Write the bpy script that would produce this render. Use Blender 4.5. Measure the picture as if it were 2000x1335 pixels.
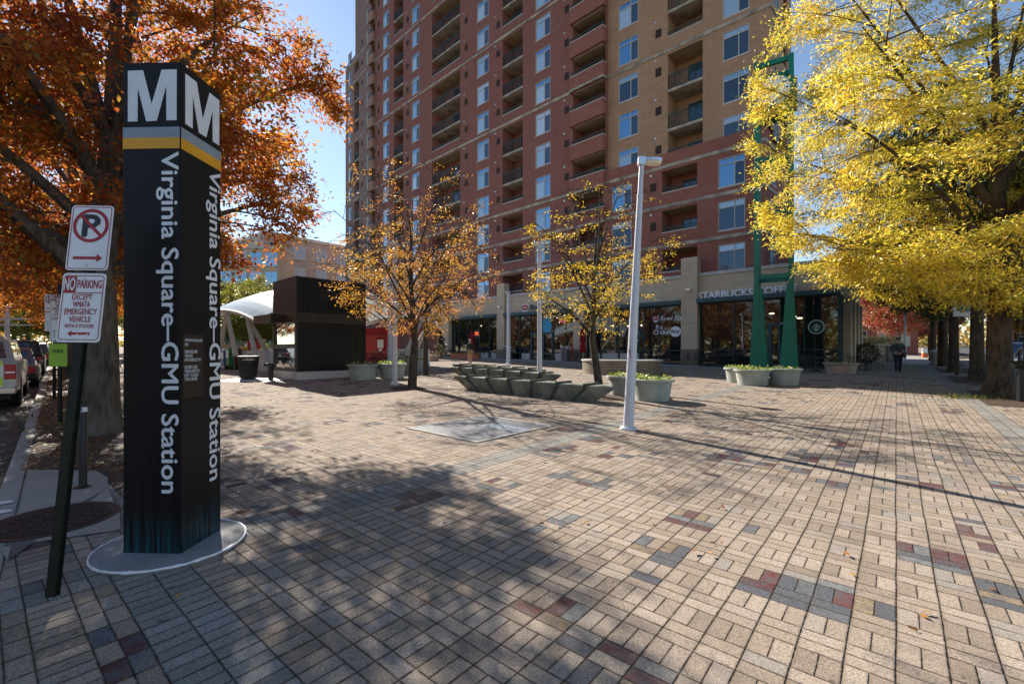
import bpy, math, random
import numpy as np
from mathutils import Vector, Matrix
R = math.radians
random.seed(7)
scene = bpy.context.scene
for o in list(bpy.data.objects): bpy.data.objects.remove(o)
COL = scene.collection

# ---------------------------------------------------------------- camera
CAM_H, F, HOR = 1.6, 889.0, 685.0        # eye height, focal length in px of a 2000 px frame, horizon row
cam_d = bpy.data.cameras.new('camera'); cam = bpy.data.objects.new('camera', cam_d); COL.objects.link(cam)
cam.location = (0, 0, CAM_H); cam.rotation_euler = (R(90), 0, 0)
cam_d.sensor_width = 36; cam_d.lens = 36*F/2000; cam_d.shift_y = (HOR-667.5)/2000
cam_d.clip_start = 0.05; cam_d.clip_end = 3000
scene.camera = cam
# ---------------------------------------------------------------- sky, sun, exposure
SUN_AZ, SUN_EL = -34.4, 32.1              # degrees from +Y (towards +X), above the horizon
w = bpy.data.worlds.new('World'); scene.world = w; w.use_nodes = True
nt = w.node_tree; bg = nt.nodes['Background']
sky = nt.nodes.new('ShaderNodeTexSky'); sky.sky_type = 'NISHITA'; sky.sun_disc = False
sky.sun_elevation = R(SUN_EL); sky.sun_rotation = R(SUN_AZ); sky.air_density = 1.0; sky.dust_density = 0.08; sky.ozone_density = 1.2
nt.links.new(sky.outputs[0], bg.inputs[0]); bg.inputs[1].default_value = 0.074
sd = bpy.data.lights.new('sun', 'SUN'); so = bpy.data.objects.new('sun', sd); COL.objects.link(so)
sd.energy = 4.5; sd.angle = R(0.5); sd.color = (1.0, 0.93, 0.82)
_d = Vector((math.sin(R(SUN_AZ))*math.cos(R(SUN_EL)), math.cos(R(SUN_AZ))*math.cos(R(SUN_EL)), math.sin(R(SUN_EL))))
so.rotation_euler = _d.to_track_quat('Z', 'Y').to_euler(); so.location = _d*60
scene.view_settings.view_transform = 'Standard'; scene.view_settings.look = 'None'
scene.view_settings.exposure = 1.27; scene.view_settings.gamma = 1
scene.cycles.max_bounces = 6; scene.cycles.transparent_max_bounces = 8

# ---------------------------------------------------------------- ground and measuring helpers
SL = 0.02                                 # the plaza climbs 2 % away from the camera
def gz(x, y): return SL*y
def GP(px, py):                           # ground point seen at a pixel of the 2000 px photograph
    Y = CAM_H*F/(py-HOR+SL*F); return Vector(((px-1000)/F*Y, Y, SL*Y))
def PX(px, Y): return (px-1000)/F*Y
def PZ(py, Y): return CAM_H+(HOR-py)/F*Y
U2 = Vector((.645, .764)); V2 = Vector((-.764, .645))       # the two directions of the paving

# ---------------------------------------------------------------- object helpers
def link(o, parent=None):
    COL.objects.link(o)
    if parent is not None: o.parent = parent
    return o
def tag(o, label=None, cat=None, group=None, kind=None):
    if label: o['label'] = label
    if cat: o['category'] = cat
    if group: o['group'] = group
    if kind: o['kind'] = kind
    return o
def thing(name, label, cat, loc=(0, 0, 0), rz=0, group=None):
    o = bpy.data.objects.new(name, None); o.empty_display_size = .2; link(o)
    o.location = loc; o.rotation_euler = (0, 0, rz)
    return tag(o, label, cat, group)
def dup(root, loc, rz=None, label=None, scale=None, group=None):
    r = root.copy(); link(r); r.location = loc
    if rz is not None: r.rotation_euler = (0, 0, rz)
    if scale: r.scale = (scale,)*3 if not hasattr(scale, '__len__') else scale
    if label: r['label'] = label
    if group: r['group'] = group
    for ch in list(root.children):
        c = ch.copy(); link(c, r)
        for g in list(ch.children):
            d = g.copy(); link(d, c)
    return r
class MB:
    def __init__(s): s.v = []; s.f = []; s.m = []; s.uv = []; s.hasuv = False
    def add(s, vs, fs, mi=0, uvs=None):
        b = len(s.v); s.v += [tuple(p) for p in vs]
        for k, f in enumerate(fs):
            s.f.append([b+i for i in f]); s.m.append(mi)
            if uvs: s.uv.append(uvs[k]); s.hasuv = True
            else: s.uv.append([(0, 0)]*len(f))
        return s
    def quad(s, a, b, c, d, mi=0, uv=None): return s.add([a, b, c, d], [(0, 1, 2, 3)], mi, [uv] if uv else None)
    def poly(s, pts, mi=0): return s.add(pts, [tuple(range(len(pts)))], mi)
    def obox(s, c, ax, ay, az, mi=0):    # centre and three half-axis vectors
        c, ax, ay, az = map(Vector, (c, ax, ay, az)); P = []
        for k in (-1, 1):
            for j in (-1, 1):
                for i in (-1, 1): P.append(c+ax*i+ay*j+az*k)
        return s.add(P, [(0, 2, 3, 1), (4, 5, 7, 6), (0, 1, 5, 4), (2, 6, 7, 3), (0, 4, 6, 2), (1, 3, 7, 5)], mi)
    def box(s, x0, x1, y0, y1, z0, z1, mi=0):
        return s.obox(((x0+x1)/2, (y0+y1)/2, (z0+z1)/2), ((x1-x0)/2, 0, 0), (0, (y1-y0)/2, 0), (0, 0, (z1-z0)/2), mi)
    def bbox(s, x0, x1, y0, y1, z0, z1, b=.01, mi=0):   # box with chamfered edges all round
        xs = (x0, x0+b, x1-b, x1); ys = (y0, y0+b, y1-b, y1)
        def ring(z, e): return [(xs[0]+e, ys[1], z), (xs[1], ys[0]+e, z), (xs[2], ys[0]+e, z), (xs[3]-e, ys[1], z),
                                (xs[3]-e, ys[2], z), (xs[2], ys[3]-e, z), (xs[1], ys[3]-e, z), (xs[0]+e, ys[2], z)]
        return s.loft([ring(z0, b), ring(z0+b, 0), ring(z1-b, 0), ring(z1, b)], mi)
    def loft(s, rings, mi=0, caps=True, close=True):
        n = len(rings[0]); V = [p for r in rings for p in r]; Fc = []
        for k in range(len(rings)-1):
            for i in range(n if close else n-1):
                j = (i+1) % n; Fc.append((k*n+i, k*n+j, (k+1)*n+j, (k+1)*n+i))
        if caps: Fc.append(tuple(reversed(range(n)))); Fc.append(tuple((len(rings)-1)*n+i for i in range(n)))
        return s.add(V, Fc, mi)
    def lathe(s, prof, c=(0, 0, 0), n=24, mi=0, caps=True, sx=1, sy=1):
        return s.loft([[(c[0]+r*sx*math.cos(2*math.pi*i/n), c[1]+r*sy*math.sin(2*math.pi*i/n), c[2]+z) for i in range(n)] for r, z in prof], mi, caps)
    def tube(s, pts, rad, n=6, mi=0, caps=True):
        pts = [Vector(p) for p in pts]; m = len(pts)
        if not hasattr(rad, '__len__'): rad = [rad]*m
        rings = []; ref = None
        for i, p in enumerate(pts):
            t = (pts[min(i+1, m-1)]-pts[max(i-1, 0)])
            if t.length < 1e-9: t = Vector((0, 0, 1))
            t.normalize()
            if ref is None: ref = t.orthogonal().normalized()
            a = (ref-t*ref.dot(t))
            a = a.normalized() if a.length > 1e-6 else t.orthogonal().normalized()
            ref = a; b = t.cross(a)
            rings.append([p+(a*math.cos(2*math.pi*k/n)+b*math.sin(2*math.pi*k/n))*rad[i] for k in range(n)])
        return s.loft(rings, mi, caps)
    def bar(s, a, b, r, n=4, mi=0): return s.tube([a, b], r, n, mi)
    def prism(s, poly, z0, z1, mi=0):     # ccw outline in x, y
        return s.loft([[(x, y, z0) for x, y in poly], [(x, y, z1) for x, y in poly]], mi)
    def slab(s, O, Rv, Uv, Nv, poly, d0, d1, mi=0):   # outline in a plane (O, right, up) made d0..d1 thick along the normal
        O, Rv, Uv, Nv = map(Vector, (O, Rv, Uv, Nv))
        return s.loft([[O+Rv*x+Uv*y+Nv*d for x, y in poly] for d in (d0, d1)], mi)
    def disc(s, O, Rv, Uv, Nv, r, d0, d1, n=28, mi=0, ry=None):
        return s.slab(O, Rv, Uv, Nv, [(r*math.cos(2*math.pi*i/n), (ry or r)*math.sin(2*math.pi*i/n)) for i in range(n)], d0, d1, mi)
    def ring2d(s, O, Rv, Uv, Nv, r0, r1, d, n=32, mi=0):
        O, Rv, Uv, Nv = map(Vector, (O, Rv, Uv, Nv))
        P = [[O+Nv*d+Rv*(r*math.cos(2*math.pi*i/n))+Uv*(r*math.sin(2*math.pi*i/n)) for i in range(n)] for r in (r0, r1)]
        return s.loft(P, mi, caps=False)
    def sphere(s, c, rx, ry=None, rz=None, n=12, m=8, mi=0):
        ry = ry or rx; rz = rz or rx
        rings = [[(c[0]+rx*math.sin(math.pi*k/m)*math.cos(2*math.pi*i/n), c[1]+ry*math.sin(math.pi*k/m)*math.sin(2*math.pi*i/n), c[2]-rz*math.cos(math.pi*k/m)) for i in range(n)] for k in range(1, m)]
        return s.loft(rings, mi)
    def torus(s, c, ax, r, t, n=24, m=6, mi=0):
        ax = Vector(ax).normalized(); a = ax.orthogonal().normalized(); b = ax.cross(a); c = Vector(c); rings = []
        for i in range(n+1):
            A = 2*math.pi*i/n; rd = a*math.cos(A)+b*math.sin(A)
            rings.append([c+rd*(r+t*math.cos(2*math.pi*k/m))+ax*(t*math.sin(2*math.pi*k/m)) for k in range(m)])
        return s.loft(rings, mi, caps=False)
    def text(s, body, O, Rv, Uv, Nv, x0, y0, wd, ht, mi=0, d=.002, bold=.0, thick=0, shear=0, rot=False):
        """text fitted into the rectangle x0, y0, wd, ht of the plane; rot: it reads downwards"""
        cu = bpy.data.curves.new('t', 'FONT'); cu.body = body; cu.size = 1; cu.shear = shear; cu.resolution_u = 3
        if thick: cu.extrude = .5
        ob = bpy.data.objects.new('t', cu); COL.objects.link(ob)
        dg = bpy.context.evaluated_depsgraph_get(); me = bpy.data.meshes.new_from_object(ob.evaluated_get(dg))
        P = [v.co.copy() for v in me.vertices]; Fs = [tuple(p.vertices) for p in me.polygons]
        bpy.data.objects.remove(ob); bpy.data.curves.remove(cu); bpy.data.meshes.remove(me)
        if not P: return s
        a0 = min(p.x for p in P); a1 = max(p.x for p in P); b0 = min(p.y for p in P); b1 = max(p.y for p in P)
        O, Rv, Uv, Nv = map(Vector, (O, Rv, Uv, Nv)); V = []
        for i, (bx, by) in enumerate(((0, 0), (bold, 0), (-bold, 0), (0, bold), (0, -bold))[:5 if bold else 1]):   # heavier strokes: the same letters a hair apart
            V = []
            for p in P:
                fx = (p.x+bx-a0)/(a1-a0); fy = (p.y+by-b0)/max(b1-b0, 1e-6); dd = d+thick*(p.z+.5 if thick else 0)+i*.00015
                if rot: V.append(O+Rv*(x0+wd*fy)+Uv*(y0+ht*(1-fx))+Nv*dd)
                else: V.append(O+Rv*(x0+wd*fx)+Uv*(y0+ht*fy)+Nv*dd)
            s.add(V, Fs, mi)
        return s
    def mesh(s, name, mats, smooth=False):
        me = bpy.data.meshes.new(name); me.from_pydata(s.v, [], s.f)
        if not isinstance(mats, (list, tuple)): mats = [mats]
        for m in mats: me.materials.append(m)
        me.polygons.foreach_set('material_index', s.m)
        if s.hasuv:
            l = me.uv_layers.new(name='UVMap'); l.data.foreach_set('uv', [c for u in s.uv for p in u for c in p])
        if smooth:
            me.polygons.foreach_set('use_smooth', [True]*len(s.f))
            try: me.set_sharp_from_angle(angle=R(40))
            except Exception: pass
        me.update(); return me
    def build(s, name, mats, parent=None, smooth=False, loc=None):
        o = bpy.data.objects.new(name, s.mesh(name, mats, smooth)); link(o, parent)
        if loc is not None: o.location = loc
        return o
def put(me, name, parent=None, loc=(0, 0, 0), rz=0):
    o = bpy.data.objects.new(name, me); link(o, parent); o.location = loc; o.rotation_euler = (0, 0, rz); return o

# ---------------------------------------------------------------- materials
class NT:
    def __init__(s, name):
        s.m = bpy.data.materials.new(name); s.m.use_nodes = True; s.t = s.m.node_tree; s.n = s.t.nodes; s.n.clear()
        s.out = s.n.new('ShaderNodeOutputMaterial')
    def node(s, ty, **kw):
        n = s.n.new('ShaderNode'+ty)
        for k, v in kw.items(): setattr(n, k, v)
        return n
    def lk(s, a, b): s.t.links.new(a, b)
    def val(s, x, sock):
        if hasattr(x, 'links') or isinstance(x, bpy.types.NodeSocket): s.lk(x, sock)
        else: sock.default_value = x
    def math(s, op, a, b=0.0, c=None):
        n = s.node('Math', operation=op); s.val(a, n.inputs[0]); s.val(b, n.inputs[1])
        if c is not None: s.val(c, n.inputs[2])
        return n.outputs[0]
    def mix(s, f, a, b, blend='MIX'):
        n = s.node('Mix', data_type='RGBA', blend_type=blend); s.val(f, n.inputs[0])
        for x, k in ((a, 6), (b, 7)):
            if isinstance(x, tuple): n.inputs[k].default_value = (*x[:3], 1)
            else: s.lk(x, n.inputs[k])
        return n.outputs[2]
    def noise(s, vec, scale, detail=4, rough=.55):
        n = s.node('TexNoise'); n.inputs['Scale'].default_value = scale; n.inputs['Detail'].default_value = detail; n.inputs['Roughness'].default_value = rough
        if vec is not None: s.lk(vec, n.inputs['Vector'])
        return n.outputs[0]
    def ramp(s, f, stops, interp='LINEAR'):
        n = s.node('ValToRGB'); n.color_ramp.interpolation = interp; e = n.color_ramp.elements
        while len(e) < len(stops): e.new(.5)
        for i, (p, c) in enumerate(stops): e[i].position = p; e[i].color = (*c[:3], 1) if hasattr(c, '__len__') else (c, c, c, 1)
        s.lk(f, n.inputs[0]); return n.outputs[0]
    def obj(s): return s.node('TexCoord').outputs['Object']
    def pos(s): return s.node('NewGeometry').outputs['Position']
    def bsdf(s, color, rough=.7, metal=0, spec=.4, bump=None, bstr=.3, bdist=.01, **kw):
        b = s.node('BsdfPrincipled'); 
        for x, k in ((rough, 'Roughness'), (metal, 'Metallic'), (spec, 'Specular IOR Level')): s.val(x, b.inputs[k])
        if isinstance(color, tuple): b.inputs['Base Color'].default_value = (*color[:3], 1)
        else: s.lk(color, b.inputs['Base Color'])
        if bump is not None:
            bn = s.node('Bump'); bn.inputs['Strength'].default_value = bstr; bn.inputs['Distance'].default_value = bdist
            s.lk(bump, bn.inputs['Height']); s.lk(bn.outputs[0], b.inputs['Normal'])
        for k, v in kw.items(): b.inputs[k].default_value = v
        s.lk(b.outputs[0], s.out.inputs[0]); return b
def noisy(name, col, rough=.7, var=.25, scale=6, metal=0, spec=.4, bump=.15, col2=None, fine=60):
    """a colour that wanders: large soft blotches and a fine grain"""
    t = NT(name); o = t.obj(); a = t.noise(o, scale, 5, .6); g = t.noise(o, fine, 3, .6)
    lo = col2 or tuple(c*(1-var) for c in col); hi = tuple(min(1, c*(1+var*.8)) for c in col)
    c = t.mix(t.ramp(a, [(.3, 0), (.7, 1)]), lo, hi); c = t.mix(.35, c, t.ramp(g, [(.25, .35), (.75, .65)]), 'OVERLAY')
    t.bsdf(c, rough, metal, spec, g if bump else None, bump, .01); return t.m
def plain(name, col, rough=.5, metal=0, spec=.5): 
    return noisy(name, col, rough, .1, 3, metal, spec, .03)
def emit(name, col, st):
    t = NT(name); e = t.node('Emission'); e.inputs[0].default_value = (*col, 1); e.inputs[1].default_value = st; t.lk(e.outputs[0], t.out.inputs[0]); return t.m
def glassy(name, base, fac=.3, rough=.02, tint=(.9, .95, 1), vary=None):
    """dark glazing that mirrors what stands opposite"""
    t = NT(name); d = t.node('BsdfDiffuse'); d.inputs[0].default_value = (*base, 1)
    if vary: t.lk(t.mix(t.node('ObjectInfo').outputs['Random'], base, vary), d.inputs[0])
    g = t.node('BsdfGlossy'); g.inputs[0].default_value = (*tint, 1); g.inputs[1].default_value = rough
    fr = t.node('Fresnel'); fr.inputs[0].default_value = 1.5
    bn = t.node('Bump'); bn.inputs['Strength'].default_value = .05; bn.inputs['Distance'].default_value = .03
    t.lk(t.noise(t.pos(), .9, 1), bn.inputs['Height']); t.lk(bn.outputs[0], g.inputs['Normal'])
    mx = t.node('MixShader'); t.lk(t.math('ADD', t.math('MULTIPLY', fr.outputs[0], 1.0), fac), mx.inputs[0]); t.lk(d.outputs[0], mx.inputs[1]); t.lk(g.outputs[0], mx.inputs[2])
    t.lk(mx.outputs[0], t.out.inputs[0]); return t.m
def brick(name, c1, c2, mortar, bw=.21, bh=.07, stain=.25, uv=True):
    t = NT(name); tc = t.node('TexCoord'); uvv = tc.outputs['UV']
    b = t.node('TexBrick'); b.inputs['Scale'].default_value = 1; b.inputs['Brick Width'].default_value = bw; b.inputs['Row Height'].default_value = bh
    b.inputs['Mortar Size'].default_value = .011; b.inputs['Mortar Smooth'].default_value = .2; b.inputs['Bias'].default_value = 0
    for k, c in (('Color1', c1), ('Color2', c2), ('Mortar', mortar)): b.inputs[k].default_value = (*c, 1)
    t.lk(uvv, b.inputs['Vector']); p = t.pos()
    c = t.mix(t.ramp(t.noise(p, .35, 6, .65), [(.35, 0), (.75, stain)]), b.outputs[0], tuple(x*.45 for x in c1))
    c = t.mix(t.ramp(t.noise(p, 2.5, 4), [(.3, .0), (.8, .35)]), c, tuple(min(1, x*1.35) for x in c2))
    mp = t.node('Mapping'); mp.inputs['Scale'].default_value = (.5, 5.5, 1); t.lk(uvv, mp.inputs[0]); cs = t.noise(mp.outputs[0], 1.4, 4, .7)
    c = t.mix(.5, c, t.ramp(cs, [(.3, .33), (.7, .68)]), 'OVERLAY')
    m2 = t.node('Mapping'); m2.inputs['Scale'].default_value = (2.2, .16, 1); t.lk(uvv, m2.inputs[0]); sk = t.noise(m2.outputs[0], 1.0, 5, .7)
    c = t.mix(t.ramp(sk, [(.55, 0), (.78, stain*1.4)]), c, tuple(x*.4 for x in c1))
    t.bsdf(c, .85, 0, .25, b.outputs[1], -.4, .006); return t.m
def leafmat(name, stops, trans=.5, patch=.35, pscale=.35, patchcol=None, sheen=.35):
    t = NT(name); g = t.node('NewGeometry'); r = g.outputs['Random Per Island']
    c = t.ramp(r, stops)
    if patchcol: c = t.mix(t.ramp(t.noise(t.obj(), pscale, 3), [(.42, 0), (.62, 1)]), c, t.mix(.55, c, patchcol))
    d = t.node('BsdfPrincipled'); d.inputs['Roughness'].default_value = .42; d.inputs['Specular IOR Level'].default_value = sheen; t.lk(c, d.inputs['Base Color'])
    tr = t.node('BsdfTranslucent'); t.lk(t.mix(.6, c, t.mix(1.0, c, (1.5, 1.4, .9), 'MULTIPLY')), tr.inputs[0])
    mx = t.node('MixShader'); mx.inputs[0].default_value = trans; t.lk(d.outputs[0], mx.inputs[1]); t.lk(tr.outputs[0], mx.inputs[2]); t.lk(mx.outputs[0], t.out.inputs[0]); return t.m
def bark(name, c1, c2, scale=9):
    t = NT(name); o = t.obj(); mp = t.node('Mapping'); mp.inputs['Scale'].default_value = (1, 1, .22); t.lk(o, mp.inputs[0])
    v = t.node('TexVoronoi'); v.inputs['Scale'].default_value = scale*1.6; t.lk(mp.outputs[0], v.inputs['Vector'])
    n = t.noise(mp.outputs[0], scale, 6, .7); big = t.noise(o, 1.3, 4)
    h = t.math('ADD', n, t.math('MULTIPLY', v.outputs[0], .5))
    c = t.mix(t.ramp(h, [(.45, 0), (.95, 1)]), c1, c2); c = t.mix(t.ramp(big, [(.5, 0), (.7, .5)]), c, tuple(x*1.6 for x in c2))
    t.bsdf(c, .9, 0, .2, h, .6, .03); return t.m
# ---------------------------------------------------------------- the paving, a real pattern of pavers laid in metres
def paving_material():
    t = NT('plaza_pavers'); P = t.pos()
    def dot(a, b):
        n = t.node('VectorMath', operation='DOT_PRODUCT'); t.lk(P, n.inputs[0]); n.inputs[1].default_value = (a, b, 0); return n.outputs['Value']
    wob = t.noise(P, .9, 2); w2 = t.math('MULTIPLY', t.math('SUBTRACT', wob, .5), .03)
    p = t.math('ADD', dot(U2.y, -U2.x), w2); q = t.math('ADD', dot(U2.x, U2.y), w2)
    S = .2
    cp = t.math('DIVIDE', p, S); cq = t.math('DIVIDE', q, S)
    ip = t.math('FLOOR', cp); iq = t.math('FLOOR', cq); fp = t.math('FRACT', cp); fq = t.math('FRACT', cq)
    odd = t.math('FRACT', t.math('MULTIPLY', iq, .5)); odd = t.math('GREATER_THAN', odd, .25)          # alternate rows
    # which way the pair of bricks in this block is split; single rows of soldier bricks in the bands
    def inband(x, a, b): return t.math('MULTIPLY', t.math('GREATER_THAN', x, a), t.math('LESS_THAN', x, b))
    bandA = t.math('MULTIPLY', inband(q, .60, 1.00), t.math('LESS_THAN', p, 6)); bandB = inband(p, -4.4, -4.0); bandC = inband(p, 1.4, 1.8)
    bandD = inband(q, 17.0, 17.4)
    band = t.math('MAXIMUM', t.math('MAXIMUM', bandA, bandB), t.math('MAXIMUM', bandC, bandD))
    splitp = t.math('MAXIMUM', t.math('MULTIPLY', odd, t.math('SUBTRACT', 1, band)), t.math('MAXIMUM', bandA, bandD))
    def edge(f): return t.math('MULTIPLY', t.math('SUBTRACT', .5, t.math('ABSOLUTE', t.math('SUBTRACT', f, .5))), S)
    f2p = t.math('FRACT', t.math('MULTIPLY', fp, 2)); f2q = t.math('FRACT', t.math('MULTIPLY', fq, 2))
    e2p = t.math('MULTIPLY', edge(f2p), .5); e2q = t.math('MULTIPLY', edge(f2q), .5)
    sub = t.math('ADD', t.math('MULTIPLY', splitp, e2p), t.math('MULTIPLY', t.math('SUBTRACT', 1, splitp), e2q))
    ep = t.math('MULTIPLY', edge(fp), .75); eq = edge(fq)
    dist = t.math('MINIMUM', t.math('MINIMUM', ep, eq), sub)
    dist = t.math('ADD', dist, t.math('MULTIPLY', t.math('SUBTRACT', t.noise(P, 30, 4), .5), .0075))
    joint = t.ramp(dist, [(.0008, 1), (.0044, 0)])
    half = t.math('ADD', t.math('MULTIPLY', splitp, t.math('GREATER_THAN', fp, .5)), t.math('MULTIPLY', t.math('SUBTRACT', 1, splitp), t.math('GREATER_THAN', fq, .5)))
    cmb = t.node('CombineXYZ'); t.lk(ip, cmb.inputs[0]); t.lk(iq, cmb.inputs[1]); t.lk(half, cmb.inputs[2])
    wn = t.node('TexWhiteNoise', noise_dimensions='3D'); t.lk(cmb.outputs[0], wn.inputs['Vector'])
    sep = t.node('SeparateColor'); t.lk(wn.outputs['Color'], sep.inputs[0]); r1, r2, r3 = sep.outputs[0], sep.outputs[1], sep.outputs[2]
    base = t.ramp(r1, [(0, (.250, .198, .154)), (.2, (.294, .234, .182)), (.55, (.336, .271, .214)), (.85, (.378, .307, .246)), (1, (.272, .240, .210))])
    # odd coloured pavers, in loose clusters
    cl = t.node('CombineXYZ'); t.lk(t.math('FLOOR', t.math('MULTIPLY', cp, .5)), cl.inputs[0]); t.lk(t.math('FLOOR', t.math('MULTIPLY', cq, .5)), cl.inputs[1])
    wc = t.node('TexWhiteNoise', noise_dimensions='3D'); t.lk(cl.outputs[0], wc.inputs['Vector'])
    near = t.math('MULTIPLY', t.math('GREATER_THAN', wc.outputs['Value'], .86), t.math('GREATER_THAN', r2, .30))
    lone = t.math('GREATER_THAN', r2, .968)
    zone = t.ramp(t.noise(P, .16, 2), [(.40, 0), (.46, 1)])
    acc = t.math('MULTIPLY', t.math('MAXIMUM', near, lone), zone)
    acol = t.ramp(r3, [(0, (.115, .036, .034)), (.2, (.15, .048, .042)), (.34, (.10, .055, .055)), (.42, (.10, .105, .115)), (.6, (.145, .15, .155)), (.76, (.20, .205, .20)), (.88, (.27, .19, .115)), (.95, (.30, .225, .14))], 'CONSTANT')
    acol = t.mix(t.ramp(t.noise(P, 13, 3), [(.35, 0), (.65, .75)]), acol, (.105, .105, .115))
    base = t.mix(acc, base, acol)
    grey = t.ramp(r1, [(0, (.205, .195, .175)), (1, (.29, .275, .25))])
    base = t.mix(t.math('MULTIPLY', band, t.math('LESS_THAN', r2, .985)), base, grey)
    # aggregate speckle, grime, worn blotches
    sp = t.noise(P, 95, 3, .85); base = t.mix(.8, base, t.ramp(sp, [(.30, .12), (.5, .5), (.70, .88)]), 'OVERLAY')
    base = t.mix(t.ramp(dist, [(.003, .42), (.012, 0)]), base, (.10, .075, .055))
    base = t.mix(t.ramp(t.noise(P, .55, 5, .65), [(.45, 0), (.8, .35)]), base, (.16, .125, .10))
    base = t.mix(t.ramp(t.noise(P, 3.1, 4, .6), [(.62, 0), (.78, .35)]), base, (.085, .075, .07))
    base = t.mix(t.ramp(t.noise(P, 7.5, 2), [(.71, 0), (.74, .6)]), base, (.055, .048, .044))
    base = t.mix(t.ramp(t.noise(P, 1.5, 6, .7), [(.56, 0), (.74, .45)]), base, (.105, .082, .066))
    base = t.mix(t.ramp(t.noise(P, 19, 2), [(.76, 0), (.78, .75)]), base, (.035, .032, .032))
    base = t.mix(joint, base, t.mix(t.ramp(t.noise(P, 2, 3), [(.4, 0), (.7, 1)]), (.016, .012, .009), (.055, .040, .028)))
    hgt = t.math('ADD', t.math('MULTIPLY', t.math('SUBTRACT', 1, joint), 1.0), t.math('ADD', t.math('MULTIPLY', sp, .25), t.math('MULTIPLY', r3, .7)))
    t.bsdf(base, .92, 0, .10, hgt, .7, .007); return t.m
def speckle(name, c, rough=.85, dirt=(.08, .07, .06), seams=None):
    t = NT(name); P = t.pos(); a = t.noise(P, 1.2, 6, .65); b = t.noise(P, 90, 3, .7)
    x = t.mix(t.ramp(a, [(.4, 0), (.8, .65)]), c, dirt); x = t.mix(.4, x, t.ramp(b, [(.3, .3), (.7, .72)]), 'OVERLAY')
    t.bsdf(x, rough, 0, .3, b, .3, .004); return t.m

M = {}
M['paving'] = paving_material()
M['asphalt'] = speckle('asphalt', (.075, .073, .072), dirt=(.045, .044, .045))
M['concrete'] = speckle('concrete', (.34, .32, .29), dirt=(.19, .17, .15))
M['pad'] = speckle('pad_concrete', (.27, .27, .275), dirt=(.10, .10, .10))
M['kerb'] = speckle('kerb_stone', (.36, .34, .31), dirt=(.2, .18, .16))
M['soil'] = speckle('mulch', (.075, .048, .034), dirt=(.03, .02, .015))
M['lawn'] = speckle('lawn', (.09, .12, .035), dirt=(.12, .10, .04))
M['red_brick'] = brick('red_brick', (.31, .082, .055), (.24, .060, .043), (.34, .23, .19))
M['plum_brick'] = brick('plum_brick', (.275, .082, .062), (.215, .062, .049), (.30, .20, .17))
M['buff_brick'] = brick('buff_brick', (.41, .240, .145), (.35, .20, .12), (.39, .27, .18), stain=.2)
M['grey_brick'] = brick('grey_brick', (.27, .155, .13), (.22, .125, .105), (.26, .19, .17))
M['tan_brick'] = brick('tan_brick', (.60, .48, .35), (.53, .42, .30), (.46, .37, .28), bw=.3, bh=.1)
M['block'] = brick('stone_block', (.30, .24, .175), (.20, .165, .13), (.10, .085, .07), bw=.36, bh=.12, stain=.5)
M['string'] = noisy('string_course', (.42, .36, .29), .85, .35, 1.2, col2=(.17, .14, .115))
M['soffit'] = noisy('balcony_concrete', (.36, .27, .165), .9, .25, .8)
M['frame'] = plain('window_frame_paint', (.50, .47, .44), .5)
M['pane_blind'] = glassy('pane_with_blind', (.16, .30, .46), .16, tint=(.6, .82, 1), vary=(.52, .60, .68))
M['pane_sky'] = glassy('pane_mirroring_sky', (.015, .07, .14), .40, tint=(.42, .70, 1))
M['pane_dark'] = glassy('dark_pane', (.018, .030, .046), .06, tint=(.6, .8, 1), vary=(.05, .075, .11))
M['pane_shop'] = glassy('shop_pane', (.014, .015, .015), .07, .015)
M['rail'] = plain('dark_green_rail', (.018, .050, .048), .45)
M['vent'] = plain('vent_brown', (.045, .022, .018), .7)
M['ventcap'] = plain('vent_white', (.55, .52, .5), .5)
M['teal'] = plain('teal_steel', (.035, .085, .10), .45)
M['coping'] = noisy('coping', (.50, .48, .45), .7, .2, 1)
M['bronze'] = None
M['black'] = plain('black_metal', (.016, .016, .018), .45)
M['blackmatt'] = plain('black_plastic', (.022, .021, .021), .7)
M['white'] = plain('white_paint', (.84, .85, .88), .5)
M['letter'] = plain('letter_white', (.80, .81, .85), .45)
M['signwhite'] = plain('sign_white', (.88, .87, .88), .35)
M['signred'] = plain('sign_red', (.42, .012, .016), .4)
M['signblack'] = plain('sign_black', (.02, .02, .022), .4)
M['signgreen'] = plain('sign_green', (.02, .24, .17), .4)
M['lime'] = plain('lime_board', (.36, .62, .05), .5)
M['steelpost'] = noisy('dark_green_post', (.030, .034, .028), .5, .3, 8, .6)
M['pole'] = noisy('pale_pole_paint', (.58, .60, .66), .35, .1, 2)
M['alu'] = plain('bright_metal', (.6, .6, .6), .25, 1)
M['chrome'] = plain('chrome', (.75, .75, .76), .12, 1)
M['planter'] = noisy('grey_green_planter', (.36, .385, .35), .8, .2, 2.2, col2=(.26, .285, .25))
M['planter_tan'] = noisy('tan_planter', (.42, .31, .25), .8, .2, 2)
M['bench'] = noisy('weathered_green_concrete', (.200, .215, .180), .8, .4, 3, col2=(.10, .112, .092))
M['bench_rib'] = noisy('bench_rib_concrete', (.070, .080, .070), .7, .3, 3)
M['green_steel'] = noisy('emerald_steel', (.006, .190, .120), .35, .15, 1.5)
M['tyre'] = plain('tyre_rubber', (.015, .015, .016), .8)
M['terracotta'] = noisy('terracotta', (.42, .16, .09), .8, .2, 4)
M['red_cloth'] = noisy('red_cloth', (.33, .012, .025), .85, .25, 5)
M['yellow_band'] = plain('yellow_band', (.80, .36, .010), .4)
M['grey_band'] = plain('grey_band', (.27, .32, .38), .4)
M['skin'] = plain('skin', (.50, .29, .20), .6)
M['soilfill'] = M['soil']
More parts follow.
